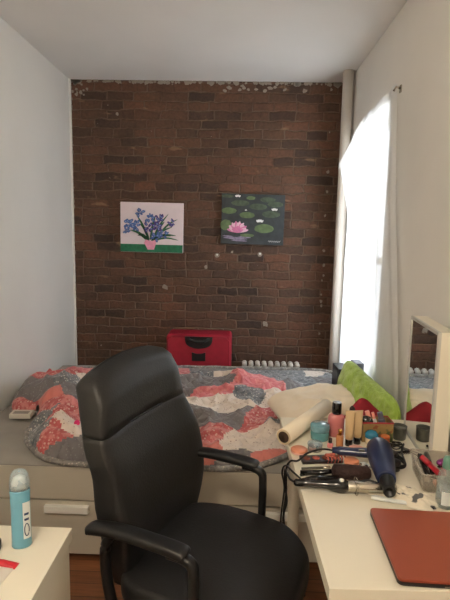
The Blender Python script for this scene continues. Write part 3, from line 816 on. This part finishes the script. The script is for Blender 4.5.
for sy in (-1, 1):
    y = sy*.268
    s = MB(); s.tube(smooth_path([(-.268, y*1.0, .664), (-.255, y, .674), (-.16, y, .686), (-.03, y, .684), (.018, y, .680), (.026, y, .676)], 5), .026, 20, [.008]*3+[.015]*23, up=(0, 0, 1), pw=.7)
    arm = s.build('armrest', 'plastic_black', ch)
    s = MB(); s.tube(smooth_path([(-.02, y, .668), (.020, y, .667), (.048, y, .655), (.056, y, .625), (.056, y, .50), (.054, y, .43), (.03, y, .395), (-.03, y*.98, .388), (-.15, y*.96, .392), (-.20, y*.95, .42), (-.225, y*.96, .52), (-.225, y*.98, .62), (-.20, y*.99, .668)], 6), .016, 14, .013, pw=.7)
    s.build('arm_loop', 'plastic_black', arm)
s = MB(); s.bx(-.12, .12, -.07, .07, .34, .39, .01); s.tube([(-.05, 0, .37), (-.20, 0, .36), (-.30, 0, .42), (-.325, 0, .56)], .022, 12, .04); s.build('tilt_mechanism', 'plastic_black', ch)
s = MB(); s.lathe([(.030, .10), (.030, .24), (.022, .24), (.022, .35)], n=20); s.build('gas_column', 'plastic_black', ch)
for k in range(5):
    a = 2*PI*k/5+.3; c, sn = math.cos(a), math.sin(a)
    s = MB(); s.tube([(0, 0, .115), (.12*c, .12*sn, .10), (.29*c, .29*sn, .075)], [.03, .026, .018], 10, [.02, .018, .013]); lg = s.build('base_leg', 'plastic_black', ch)
    s = MB()
    for w_ in (-.012, .012): s.lathe([(.020, -.009), (.0275, -.006), (.0275, .006), (.020, .009)], (.29*c-w_*sn, .29*sn+w_*c, .0275), 16, (-sn, c, 0))
    s.tube([(.29*c, .29*sn, .03), (.29*c, .29*sn, .075)], .007, 8); s.build('caster', 'rubber_black', lg)

# ------------------------------------------------------------------ things on the drawer unit
de = thing('deodorant_can', 'blue deodorant stick with clear domed cap on the drawer unit', 'deodorant', (-.520, 1.095, CH), math.radians(20))
MB().lathe([(.020, 0), (.0225, .004), (.0215, .04), (.0215, .10), (.0225, .145), (.0225, .15)], n=28, sy=.66, sx=1.05).build('body', 'deodorant_blue', de)
MB().lathe([(.018, .150), (.0175, .168), (.013, .182), (.004, .187)], n=28, sy=.66, sx=1.05).build('stick', 'label_white', de, 'white stick dome')
MB().lathe([(.0225, .150), (.0225, .172), (.020, .188), (.014, .199), (.004, .203)], n=28, sy=.66, sx=1.05).build('cap', 'cap_clear', de, 'clear domed cap')
s = MB()
def onbody(x, z): return (x, -.66*1.0*math.sqrt(max(0, 0.0232**2-(x/1.05)**2))-.0008, z)
P = [[onbody(.006+.016*i/6, .026+.095*j/8) for j in range(9)] for i in range(7)]
s.grid(P); s.build('label', 'label_white', de, 'white front label')
s = MB()
for (za, zb) in ((.094, .088), (.080, .074)):
    s.grid([[tuple(Vector(onbody(.009+.010*i/4, z))+Vector((0, -.0012, 0))) for z in (zb, za)] for i in range(5)])
s.tube([tuple(Vector(onbody(.014+.005*math.cos(t), .05+.016*math.sin(t)))+Vector((0, -.0012, 0))) for t in [i*PI/8 for i in range(17)]], .0012, 5)
s.build('label_print', 'label_navy', de, 'dark blue print')
pk = thing('snack_packet', 'white and red crinkled packet at the lower left edge of the drawer unit', 'packet', (-.560, .985, CH), math.radians(-6))
def crink(x0, x1, y0, y1, z0, h, mat, nm, ph=0, label=None):
    s = MB(); n = 16; P = []
    for i in range(n+1):
        row = []
        for j in range(n+1):
            u, v = i/n, j/n; k = (math.sin(PI*u)*math.sin(PI*v))**.5
            row.append((x0+(x1-x0)*u, y0+(y1-y0)*v, z0+h*k+.003*nz(u*7+ph, v*7)*k))
        P.append(row)
    s.grid(P); s.grid([[(p[0], p[1], z0) for p in r] for r in P]); return s.build(nm, mat, pk, label)
crink(-.06, .055, -.17, .036, .001, .018, 'packet_white', 'packet_body')
crink(-.06, .058, .030, .052, .001, .012, 'packet_red', 'packet_band', 2, 'red top band')
s = MB()
for q in range(3): s.tube([(.024+.006*math.sin(i*1.1+q), -.11+.010*i+.0, .0195-.0002*i) for i in range(4+q*2)], .002, 5)
s.build('packet_print', 'packet_red', pk, 'red print')
kn = tag(MB().lathe([(.018, 0), (.020, .006), (.020, .022), (.014, .03), (.004, .034)], n=20).build('lidded_pot', 'gloss_black'), 'small black lidded pot cut by the left edge, behind the packet', 'pot')
kn.location = (-.583, 1.075, CH)

# ------------------------------------------------------------------ cosmetics on the desk
def L(name, label, cat, x, y, parts, rz=0, z=TOPZ, group=None):
    t = thing(name, label, cat, (x, y, z), rz, group)
    for pn, prof, mat, *rest in parts:
        sc_ = rest[0] if rest else (1, 1)
        MB().lathe(prof, n=28, sx=sc_[0], sy=sc_[1]).build(pn, mat, t)
    return t
tj = L('cream_jar', 'round teal jar with a pale blue lid, beside the paper roll', 'jar', .325, 1.765, [
    ('jar_body', [(.030, 0), (.034, .004), (.035, .03), (.032, .036)], 'teal_plastic'),
    ('lid', [(.036, .036), (.037, .040), (.037, .056), (.034, .060), (.002, .061)], 'teal_lid')])
pb = L('lotion_bottle', 'pink bottle with tall black cap behind the teal jar', 'bottle', .392, 1.80, [
    ('bottle_body', [(.026, 0), (.031, .004), (.032, .07), (.029, .083), (.018, .090)], 'pink_plastic', (1, .7)),
    ('cap', [(.0175, .090), (.018, .092), (.018, .132), (.016, .135)], 'gloss_black')])
fb = L('foundation_bottle', 'small tan foundation bottle with gold neck before the pink bottle', 'bottle', .387, 1.70, [
    ('bottle_body', [(.012, 0), (.0135, .002), (.0135, .042), (.010, .046)], 'tan_liquid', (1, 1)),
    ('neck', [(.006, .046), (.006, .058), (.0075, .059), (.0075, .066), (.004, .068)], 'gold')])
for i, (x, y, lb, h) in enumerate(((.424, 1.715, 'beige cosmetic tube standing on its black cap, left of two', .134), (.459, 1.735, 'beige cosmetic tube standing on its black cap, right of two', .128))):
    t = thing('cosmetic_tube', lb, 'tube', (x, y, TOPZ), .2*i, 'beige cosmetic tubes')
    MB().lathe([(.0125, 0), (.0135, .001), (.0135, .024), (.012, .026)], n=20).build('cap', 'gloss_black', t, 'black cap')
    s = MB(); prs = [(.014, .014, .026), (.0155, .0155, .045), (.0165, .014, .075), (.0175, .007, h-.008), (.018, .0015, h)]
    rg = [[s.v((a*math.cos(2*PI*q/20), b_*math.sin(2*PI*q/20), z)) for q in range(20)] for a, b_, z in prs]
    for a, b_ in zip(rg, rg[1:]):
        for q in range(20): s.f([a[q], a[(q+1) % 20], b_[(q+1) % 20], b_[q]], True)
    s.f(rg[0][::-1]); s.f(rg[-1]); s.build('tube_body', 'beige_tube', t)
mb_ = thing('makeup_brush', 'black makeup brush standing upright between the two beige tubes', 'brush', (.440, 1.755, TOPZ))
MB().lathe([(.005, 0), (.006, .05), (.005, .10)], n=12).build('handle', 'gloss_black', mb_)
MB().lathe([(.006, .10), (.011, .118), (.010, .130), (.003, .138)], n=12).build('bristles', 'brush_brown', mb_)
cpx = L('pink_compact', 'round pale pink compact lying in front of the two beige tubes', 'compact', .437, 1.655, [
    ('case_base', [(.026, .0), (.028, .002), (.028, .008), (.026, .010)], 'pink_plastic'),
    ('case_lid', [(.027, .010), (.028, .012), (.027, .018), (.022, .020), (.001, .021)], 'pale_pink')])
bb = L('blue_jar', 'small jar with bright blue domed lid, in front of the printed box', 'jar', .512, 1.735, [
    ('jar_body', [(.019, 0), (.021, .002), (.021, .024), (.018, .027)], 'cream_plastic'),
    ('lid', [(.0235, .026), (.0245, .028), (.0235, .040), (.016, .050), (.003, .053)], 'blue_plastic')])
og = L('amber_pot', 'small amber-orange pot at the corner of the printed box', 'pot', .560, 1.725, [
    ('pot_body', [(.014, 0), (.016, .002), (.016, .026), (.013, .028)], 'orange_pot'), ('lid', [(.0165, .028), (.0165, .036), (.014, .038)], 'orange_pot')])
pc = L('peach_pot', 'small peach pot with flat lid beside the hair dryer handle', 'pot', .392, 1.535, [
    ('pot_body', [(.020, 0), (.0225, .002), (.0225, .016), (.021, .018)], 'tan_liquid'), ('lid', [(.024, .018), (.0245, .02), (.0245, .030), (.022, .032), (.001, .0325)], 'peach_pot')])
cd = L('candle_cup', 'dark grey candle glass next to the mirrored cabinet', 'candle', .632, 1.79, [
    ('glass', [(.022, 0), (.025, .003), (.027, .045), (.0285, .052), (.0265, .052), (.025, .040)], 'candle_grey'), ('wax', [(.024, .036), (.024, .042), (.001, .043)], 'wax_grey')])
nl = L('nail_polish', 'tiny black capped polish bottle beside the teal jar', 'bottle', .352, 1.695, [
    ('bottle_body', [(.010, 0), (.011, .002), (.011, .014), (.006, .017)], 'pink_plastic'), ('cap', [(.0065, .017), (.007, .018), (.006, .034)], 'gloss_black')])
gj = L('powder_jar', 'clear glass powder jar with silver-pink lid at the left end of the desk', 'jar', .292, 1.665, [
    ('jar_body', [(.022, 0), (.026, .003), (.026, .016), (.023, .02)], 'bottle_clear'), ('powder', [(.021, .003), (.021, .014), (.001, .015)], 'pale_pink'),
    ('lid', [(.027, .02), (.028, .023), (.026, .030), (.012, .034), (.001, .035)], 'cap_clear')])
rk = L('rose_compact', 'flat rosy compact at the left rim of the desk, next to the powder jar', 'compact', .233, 1.645, [
    ('case_base', [(.027, 0), (.030, .002), (.030, .008)], 'pale_pink'), ('case_lid', [(.030, .008), (.030, .012), (.026, .015), (.001, .016)], 'peach_pot')])

# printed box with things in it
pbx = thing('printed_box', 'open box with a tan tropical print holding makeup', 'box', (.538, 1.785, TOPZ), .03)
s = MB(); bw, bl, bh = .115, .07, .075
s.bx(-bw/2, bw/2, -bl/2, bl/2, 0, .003); s.bx(-bw/2, -bw/2+.003, -bl/2, bl/2, .003, bh); s.bx(bw/2-.003, bw/2, -bl/2, bl/2, .003, bh); s.bx(-bw/2+.003, bw/2-.003, -bl/2, -bl/2+.003, .003, bh); s.bx(-bw/2+.003, bw/2-.003, bl/2-.003, bl/2, .003, bh)
s.build('box_body', 'tropical_print', pbx)
s = MB(); s.tube([(-bw/2, -bl/2, bh), (bw/2, -bl/2, bh), (bw/2, bl/2, bh), (-bw/2, bl/2, bh), (-bw/2, -bl/2, bh)], .003, 6); s.build('rim', 'tube_red', pbx, 'dark red rim')
def slab(name, label, cat, loc, rot, d, mats, group=None):
    t = thing(name, label, cat, loc, 0, group); t.rotation_euler = rot
    s = MB(); s.box((0, 0, d[2]*.36), (d[0], d[1], d[2]*.72), None, min(d)*.15); s.build('body', mats[0], t)
    s = MB(); s.box((0, 0, d[2]*.87), (d[0]*.8, d[1]*.8, d[2]*.26), None, min(d)*.12); s.build('cap', mats[1], t)
    return t
t = thing('black_compact', 'round black compact upright at the left of the printed box', 'compact', (.502, 1.778, TOPZ+.066)); t.rotation_euler = (math.radians(72), 0, math.radians(-10))
MB().lathe([(.022, -.006), (.025, -.004), (.025, .004), (.022, .007), (.001, .008)]).build('case', 'gloss_black', t); MB().lathe([(.008, .0075), (.008, .009), (.001, .0095)]).build('emblem', 'candle_grey', t)
slab('cosmetic_tube', 'pink and white patterned tube tilted in the printed box, left of the pair', 'tube', (.532, 1.785, TOPZ+.012), (math.radians(-4), math.radians(-16), 0), (.020, .016, .098), ('tube_pink', 'tube_pink'), 'slim tubes in the printed box')
slab('cosmetic_tube', 'pale pink slim tube tilted in the printed box, beside the grey pack', 'tube', (.552, 1.782, TOPZ+.012), (math.radians(-4), math.radians(-16), 0), (.012, .014, .094), ('label_white', 'tube_pink'), 'slim tubes in the printed box')
slab('eyeshadow_pack', 'blue-grey flat pack leaning at the right of the printed box', 'pack', (.576, 1.785, TOPZ+.012), (math.radians(-4), math.radians(-14), 0), (.024, .016, .094), ('tube_grey', 'tube_grey'))
# black tweezers/scissors, glasses before the cup
gl = thing('eyeglasses', 'black framed folded glasses on the desk before the candle glass', 'glasses', (.560, 1.685, TOPZ), .15)
for dx in (-.022, .03):
    s = MB(); s.tube([(dx+.020*math.cos(t_), -.004, .018+.014*math.sin(t_)) for t_ in [i*PI/8 for i in range(17)]], .0022, 6); s.build('lens_rim', 'gloss_black', gl)
s = MB(); s.tube([(-.003, -.004, .022), (.004, -.006, .026), (.011, -.004, .022)], .002, 6); s.build('bridge', 'gloss_black', gl)
for dx, e in ((-.042, .03), (.05, -.02)):
    s = MB(); s.tube([(dx, -.004, .022), (dx+e, .012, .012), (-dx*.7+e, .018, .004)], .0022, 6); s.build('temple_arm', 'gloss_black', gl)
sc_ = thing('hair_scissors', 'dark slim scissors lying in front of the mirrored cabinet', 'scissors', (.615, 1.70, TOPZ), math.radians(-52))
for e in (-1, 1):
    s = MB(); s.tube([(-.01, e*.002, .004), (.07, e*.010, .004)], [.005, .002], 8, [.003, .0015]); b_ = s.build('blade', 'candle_grey', sc_)
    s = MB(); s.tube([(-.035+.014*math.cos(t_), e*.014+.010*math.sin(t_), .004) for t_ in [i*PI/6 for i in range(13)]], .003, 6); s.build('finger_loop', 'gloss_black', b_)
pn_spots = [((.215, 1.47), (.30, 1.50), 'black eyeliner pencil with silver end, left of the round brush', 'gloss_black', 'steel'), ((.20, 1.435), (.275, 1.455), 'white tipped black pencil just behind the curling iron handle', 'gloss_black', 'label_white'), ((.225, 1.515), (.325, 1.53), 'thin silver pencil lying behind the black ones', 'candle_grey', 'steel'), ((.500, 1.645), (.57, 1.66), 'short black pencil beside the hair dryer body', 'gloss_black', 'steel')]
for (a, b_, lb, m1, m2) in pn_spots:
    ang = math.atan2(b_[1]-a[1], b_[0]-a[0]); ln = math.hypot(b_[1]-a[1], b_[0]-a[0])
    t = thing('cosmetic_pencil', lb, 'pencil', (a[0], a[1], TOPZ+.0045), ang, 'pencils on the desk')
    s = MB(); s.tube([(0, 0, 0), (ln*.72, 0, 0)], .0043, 8); s.build('shaft', m1, t)
    s = MB(); s.tube([(ln*.72, 0, 0), (ln*.95, 0, 0), (ln, 0, 0)], [.0045, .0043, .001], 8); s.build('tip', m2, t)
pt = thing('blush_palette', 'open dark palette with rosy powder pans, left behind the round brush', 'palette', (.300, 1.585, TOPZ), .12)
s = MB(); s.box((0, 0, .005), (.14, .05, .010), None, .002); s.build('tray', 'palette_dark', pt)
for k in range(4):
    s = MB(); s.lathe([(.013, .010), (.013, .012), (.001, .0125)], (-.05+k*.033, 0, 0), 18); s.build('powder_pan', 'powder_rose' if k % 2 else 'powder_brown', pt)
hc = thing('hair_claw', 'reddish brown hair claw clip resting behind the round brush', 'clip', (.345, 1.565, TOPZ+.010), .2)
s = MB()
for k in range(6):
    for e in (-1, 1): s.tube([(-.03+k*.012, 0, .022), (-.03+k*.012, e*.018, .014), (-.03+k*.012, e*.010, 0)], .0032, 6)
s.tube([(-.035, 0, .023), (.035, 0, .023)], .006, 8); s.build('claws', 'powder_rose', hc)
MB().lathe([(.004, -.012), (.004, .012)], (0, 0, .026), 10, (0, 1, 0)).build('spring', 'steel', hc)
rb = thing('round_brush', 'thick dark brown bristle hairbrush between palette and curling iron', 'hairbrush', (.375, 1.462, TOPZ+.024), math.radians(-4))
s = MB(); s.lathe([(.010, -.062), (.022, -.055), (.0235, 0), (.022, .052), (.012, .060)], (0, 0, 0), 24, (1, 0, 0)); s.build('bristle_head', 'brush_brown', rb)
s = MB(); s.tube([(-.062, 0, 0), (-.09, 0, -.008), (-.16, .004, -.014)], [.008, .009, .007], 10); s.build('handle', 'gloss_black', rb)
# hair dryer
hd = thing('hair_dryer', 'dark blue hair dryer with black nozzle lying among the cosmetics', 'hair dryer', (.475, 1.50, TOPZ))
ho = Vector((.475, 1.50, TOPZ))
A_, B_ = Vector((.490, 1.575, .79)), Vector((.462, 1.385, .772))
ax = (B_-A_); ln = ax.length
s = MB(ho); s.lathe([(.012, -.020), (.030, -.012), (.040, .006), (.043, .04), (.040, .09), (.034, .14), (.029, ln-.01), (.027, ln)], A_, 28, ax); s.build('barrel', 'navy_plastic', hd)
s = MB(ho); s.lathe([(.022, 0), (.0225, .01), (.017, .05), (.018, .062), (.013, .062), (.012, .02)], B_-ax.normalized()*.002, 24, ax); s.build('nozzle', 'plastic_black', hd, 'black nozzle')
s = MB(ho); s.tube([(.472, 1.545, .783), (.44, 1.552, .779), (.40, 1.562, .776), (.36, 1.572, .774), (.335, 1.576, .773)], [.020, .019, .0165, .0165, .012], 16, [.017, .016, .014, .014, .010]); s.build('handle', 'navy_plastic', hd)
s = MB(ho); s.tube(smooth_path([(.338, 1.575, .773), (.30, 1.575, .776), (.25, 1.56, .768), (.215, 1.535, .752), (.192, 1.55, .742), (.182, 1.575, .70), (.188, 1.605, .60), (.182, 1.615, .50), (.19, 1.64, .40), (.21, 1.70, .05), (.26, 1.80, .012)], 8), .0035, 8); s.build('power_cord', 'rubber_black', hd)
s = MB(ho); s.box((.425, 1.541, .792), (.02, .010, .006), None, .002); s.build('switch', 'candle_grey', hd)
s = MB(ho); s.lathe([(.030, -.021), (.028, -.024), (.001, -.025)], A_+ax.normalized()*.0065, 24, ax); s.build('rear_grille', 'plastic_black', hd)
# curling iron
ci = thing('curling_iron', 'curling iron with glossy black handle and silver barrel across the desk', 'curling iron', (.34, 1.375, TOPZ))
co_ = Vector((.34, 1.375, TOPZ))
s = MB(co_); s.lathe([(.006, 0), (.011, .006), (.012, .05), (.013, .10), (.019, .118), (.022, .135), (.021, .150), (.015, .164)], (.185, 1.395, .750), 20, (1, -.10, .01)); s.build('handle', 'gloss_black', ci)
s = MB(co_); s.lathe([(.0155, .160), (.016, .162), (.016, .30), (.013, .302)], (.185, 1.395, .750), 24, (1, -.10, .01)); s.build('barrel', 'steel', ci, 'silver barrel')
s = MB(co_); s.tube([(.368+.002*0, 1.371+.028*math.cos(t_), .757+.026*math.sin(t_)) for t_ in [i*PI/10 for i in range(21)]], .0016, 6); s.build('stand_ring', 'steel', ci, 'thin wire stand')
s = MB(co_); s.lathe([(.004, 0), (.007, .001), (.007, .004), (.001, .006)], (.325, 1.373, .771), 12, (0, -.3, 1)); s.build('button', 'label_white', ci)
s = MB(co_); s.tube(smooth_path([(.190, 1.395, .75), (.176, 1.41, .752), (.170, 1.46, .748), (.172, 1.53, .72), (.180, 1.59, .64), (.192, 1.61, .56), (.184, 1.62, .50), (.20, 1.65, .38), (.23, 1.74, .05), (.31, 1.84, .012)], 8), .0035, 8); s.build('power_cord', 'rubber_black', ci)
# second tool behind: flat iron, black
fi = thing('flat_iron', 'slim black hair straightener lying behind the curling iron', 'straightener', (.27, 1.43, TOPZ), math.radians(6))
for e, nm in ((.007, 'plate_arm'), (.019, 'plate_arm')):
    s = MB(); s.tube([(-.055, 0, .012), (-.02, 0, e), (.06, 0, e+.001)], [.008, .010, .009], 10, [.005, .0055, .005]); s.build(nm, 'gloss_black', fi)
s = MB(); s.tube(smooth_path([(-.055, 0, .012), (-.078, .03, .024), (-.090, .09, .016), (-.092, .13, -.03), (-.070, .185, -.12), (-.076, .195, -.24), (-.06, .22, -.36), (-.02, .30, -.69), (.05, .36, -.717)], 8), .003, 8); s.build('power_cord', 'rubber_black', fi)
sb_ = thing('sparkle_clip', 'small cluster of silver sparkling beads below the hair dryer', 'hair clip', (.437, 1.545, TOPZ))
for k in range(7):
    a = 2*PI*k/6; r = 0 if k == 6 else .010
    s = MB(); s.ball((r*math.cos(a), r*math.sin(a), .008+(.006 if k == 6 else 0)), .0065, u=8); s.build('bead', 'steel' if k % 2 else 'label_white', sb_)
s = MB(); s.box((0, 0, .002), (.045, .010, .003), None, .001); s.build('clasp', 'steel', sb_)
for (x, y, lb, r) in ((.545, 1.60, 'squat black pot between hair dryer and clear box, far one', .017), (.535, 1.535, 'squat black pot between hair dryer and clear box, near one', .018)):
    t = thing('black_pot', lb, 'pot', (x, y, TOPZ), 0, 'black pots by the clear box')
    MB().lathe([(r*.9, 0), (r, .002), (r, .018), (r*.9, .02)]).build('pot_body', 'gloss_black', t); MB().lathe([(r*1.05, .02), (r*1.08, .022), (r*1.05, .032), (r*.9, .034), (.001, .035)]).build('lid', 'palette_dark', t)

ck = tag(MB((.565, 1.57, TOPZ)).tube(smooth_path([(.55+.030*math.cos(t_*.9), 1.575+.050*math.sin(t_*.9), TOPZ+.005+.0012*t_) for t_ in range(14)]+[(.60, 1.66, TOPZ+.006), (.63, 1.73, TOPZ+.005)], 5), .0038, 8).build('coiled_cable', 'rubber_black'), 'coil of thin black cable beside the black pots, left of the clear box', 'cable')
ck.location = (.565, 1.57, TOPZ)
kc = thing('hair_comb', 'slim black comb lying between the candle glass and the coiled cable', 'comb', (.575, 1.655, TOPZ+.006), math.radians(12))
s = MB(); s.box((0, 0, 0), (.11, .010, .006), None, .002); s.build('spine', 'gloss_black', kc)
s = MB()
for q in range(16): s.tube([(-.048+q*.0064, -.004, 0), (-.048+q*.0064, -.018, 0)], .0014, 5)
s.build('teeth', 'gloss_black', kc)
# clear storage box
cbx = thing('clear_storage_box', 'clear plastic box of small makeup at the right end of the desk', 'box', (.643, 1.470, TOPZ), math.radians(-7))
W1, L1, W2, L2, hh = .054, .080, .061, .088, .060
s = MB(); 
def rr4(w0, l0, z, r=.014, n=5): return [(p[0]-w0, p[1]-l0, z) for p in rrect(2*w0, 2*l0, r, 0, n)]
def shell(s, w1, l1, w2, l2, z0, z1, th=.002):
    rings = [[s.v(p) for p in rr4(*q)] for q in ((w1, l1, z0), (w2, l2, z1), (w2-th, l2-th, z1), (w1-th, l1-th, z0+th))]
    n = len(rings[0])
    for a, b_ in zip(rings, rings[1:]):
        for i in range(n): s.f([a[i], a[(i+1) % n], b_[(i+1) % n], b_[i]], True)
    s.f(rings[0][::-1]); s.f(rings[-1])
shell(s, W1, L1, W2, L2, 0, hh); s.build('box_body', 'clear_plastic', cbx)
s = MB(); s.tube([p for p in rr4(W2+.002, L2+.002, hh)]+[rr4(W2+.002, L2+.002, hh)[0]], .003, 6); s.build('rim', 'clear_plastic', cbx)
items = [((.622, 1.515, TOPZ+.030), (.3, 1.15, 1.9), .0085, .085, 'gloss_black', 'gloss_black', 'black lipstick tube at the far left of the clear box'),
         ((.642, 1.52, TOPZ+.036), (.2, 1.1, 1.75), .008, .080, 'gloss_black', 'candle_grey', 'black mascara beside the lipstick at the far end of the clear box'),
         ((.632, 1.48, TOPZ+.044), (.1, 1.2, 2.2), .009, .085, 'tube_red', 'tube_red', 'red gloss tube lying along the middle of the clear box'),
         ((.657, 1.445, TOPZ+.034), (0, 1.35, 1.2), .008, .075, 'powder_rose', 'tube_red', 'rosy brown lip tube under the purple clip in the clear box'),
         ((.625, 1.42, TOPZ+.020), (0, 1.5, 1.6), .009, .080, 'peach_pot', 'gloss_black', 'peach tube at the bottom of the clear box near end')]
for loc, rot, r, ln_, m1, m2, lb in items:
    t = thing('lip_tube', lb, 'lip tube', loc, 0, 'tubes in the clear box'); t.rotation_euler = rot
    MB().lathe([(r*.9, -ln_/2), (r, -ln_/2+.002), (r, .005)], n=14).build('base', m1, t); MB().lathe([(r*1.02, .005), (r*1.02, ln_/2-.002), (r*.85, ln_/2)], n=14).build('cap', m2, t)
gc = thing('glitter_clip', 'purple glittering hair clip at the right of the clear box', 'hair clip', (.668, 1.47, TOPZ+.064), .4)
s = MB(); s.ball((0, 0, 0), .024, (1.3, .7, .5), 14); s.build('bow', 'purple_glitter', gc)
s = MB(); s.box((0, 0, -.012), (.05, .008, .004), None, .001); s.build('clasp', 'gloss_black', gc)
# spray bottle
sp = thing('spray_bottle', 'clear spray bottle with pale green top at the right edge, by the laptop', 'bottle', (.612, 1.325, TOPZ))
MB().lathe([(.022, 0), (.0255, .003), (.0255, .085), (.022, .100), (.014, .110), (.012, .116)]).build('bottle_body', 'bottle_clear', sp)
MB().lathe([(.023, .003), (.023, .060), (.001, .0605)]).build('liquid', 'cap_clear', sp)
MB().lathe([(.0135, .116), (.014, .119), (.0135, .140), (.010, .150), (.001, .152)]).build('cap', 'green_plastic', sp)
s = MB()
P = [[(.0260*math.cos(a_), .0260*math.sin(a_), .014+.040*j/4) for j in range(5)] for a_ in [math.radians(225+i*9) for i in range(10)]]
s.grid(P); s.build('label', 'label_white', sp)
# tissue and white spatula, cable across
ts = thing('printed_tissue', 'crumpled white tissue with grey print between the clear box and the laptop', 'tissue', (.503, 1.368, TOPZ+.001), math.radians(-34))
s = MB(); P = []; n = 34
for i in range(n+1):
    row = []
    for j in range(n+1):
        u, v = i/n*2-1, j/n*2-1; k = max(0, 1-u*u)**.5*max(0, 1-v*v)**.5
        row.append((.100*u*(1+.1*nz(v*3, u)), .050*v*(1+.25*nz(u*3, v, 4)), .002+.030*k*(.6+.5*abs(nz(u*3.5, v*3.5, 2)))+.006*nz(u*7, v*7)*k))
    P.append(row)
s.grid(P); s.build('tissue_sheet', 'printed_tissue', ts)
wb = thing('white_comb', 'long white comb handle lying in front of the tissue, behind the laptop', 'comb', (.408, 1.348, TOPZ+.007), math.radians(-15))
s = MB(); s.tube([(0, 0, 0), (.01, 0, 0), (.09, 0, 0), (.150, .0, -.001)], [.006, .011, .009, .003], 12, [.004, .006, .005, .003]); s.build('handle', 'label_white', wb)
s = MB()
for k in range(12): s.tube([(.012+k*.006, .008, 0), (.012+k*.006, .019, -.002)], .0012, 5)
s.build('teeth', 'label_white', wb)
bc = tag(MB((.49, 1.36, TOPZ)).tube(smooth_path([(.375, 1.43, TOPZ+.004), (.42, 1.405, TOPZ+.028), (.47, 1.365, TOPZ+.020), (.53, 1.325, TOPZ+.010), (.572, 1.298, TOPZ+.006)], 8), .0035, 8).build('black_cable', 'rubber_black'), 'short black cable crossing the white comb and tissue behind the laptop', 'cable')
bc.location = (.49, 1.36, TOPZ)
# paper roll
pr = thing('paper_roll', 'cream paper roll with open end overhanging the left corner of the desk', 'paper roll', (.18, 1.70, TOPZ+.001))
d0 = Vector((.182, 1.70, .761)); d1 = Vector((.395, 2.01, .772)); ax = d1-d0; ln = ax.length
s = MB((.18, 1.70, TOPZ+.001)); s.lathe([(.030, 0), (.030, ln), (.02, ln)], d0, 32, ax); s.build('paper', 'paper_cream', pr)
s = MB((.18, 1.70, TOPZ+.001)); s.lathe([(.0285, -.001), (.0285, .0), (.022, .0), (.0215, .05)], d0, 32, ax); s.build('core', 'cardboard', pr, 'cardboard core')
s = MB((.18, 1.70, TOPZ+.001)); s.lathe([(.0215, .0), (.0216, -.0012), (.001, -.0011)], d0, 32, ax); s.build('core_shade_disc', 'hollow_shade', pr, 'dark disc painted as the shaded hollow end')  # flat disc on the closed end, coloured like the shade inside the core
# floor cable
fc = tag(MB((.25, 1.6, 0)).tube(smooth_path([(.13, 1.75, .008), (.22, 1.72, .012), (.30, 1.74, .008), (.40, 1.80, .008), (.60, 1.86, .008)], 8), .0045, 8).build('extension_lead', 'white_gloss'), 'pale extension lead on the floor around the desk leg', 'cable')
fc.location = (.25, 1.6, 0)

# ------------------------------------------------------------------ camera
f_, p_, r_, y_ = 485, .138, .0198, .0255
cy, sy = math.cos(y_), math.sin(y_)
fw = Vector((-sy*math.cos(p_), cy*math.cos(p_), -math.sin(p_))); rt = Vector((cy, sy, 0)); up = rt.cross(fw)
rt2 = math.cos(r_)*rt+math.sin(r_)*up; up2 = -math.sin(r_)*rt+math.cos(r_)*up
cam = bpy.data.cameras.new('camera'); co = bpy.data.objects.new('camera', cam); COL.objects.link(co)
M = Matrix((rt2, up2, -fw)).transposed().to_4x4(); M.translation = Vector((0, 0, 1.5)); co.matrix_world = M
cam.sensor_width = 36; cam.sensor_fit = 'AUTO'; cam.lens = f_/600*36; cam.clip_start = .05
scene.camera = co

# ------------------------------------------------------------------ light
wd = bpy.data.worlds.new('world'); scene.world = wd; wd.use_nodes = True
nt = wd.node_tree; bg = nt.nodes['Background']
tc = nt.nodes.new('ShaderNodeTexCoord'); sp_ = nt.nodes.new('ShaderNodeSeparateXYZ'); nt.links.new(tc.outputs['Generated'], sp_.inputs[0])
c = ramp(nt, sp_.outputs[2], [(.0, (.62, .66, .70)), (.5, (.80, .90, 1.0)), (1, (.72, .86, 1.0))])
nt.links.new(c, bg.inputs[0]); bg.inputs[1].default_value = 8
pl_ = bpy.data.lights.new('window_portal', 'AREA'); pl_.shape = 'RECTANGLE'; pl_.size = WY1-WY0; pl_.size_y = WZ1-WZ0
pl_.cycles.is_portal = True
po = bpy.data.objects.new('window_portal', pl_); COL.objects.link(po); po.location = (XR+.19, (WY0+WY1)/2, (WZ0+WZ1)/2)
po.rotation_euler = (0, PI/2, 0); po.rotation_euler = Vector((-1, 0, 0)).to_track_quat('-Z', 'Z').to_euler()

vs = scene.view_settings
scene.display_settings.display_device = 'sRGB'
vs.view_transform = 'Standard'; vs.look = 'None'; vs.gamma = 1; vs.use_curve_mapping = False; vs.exposure = .44
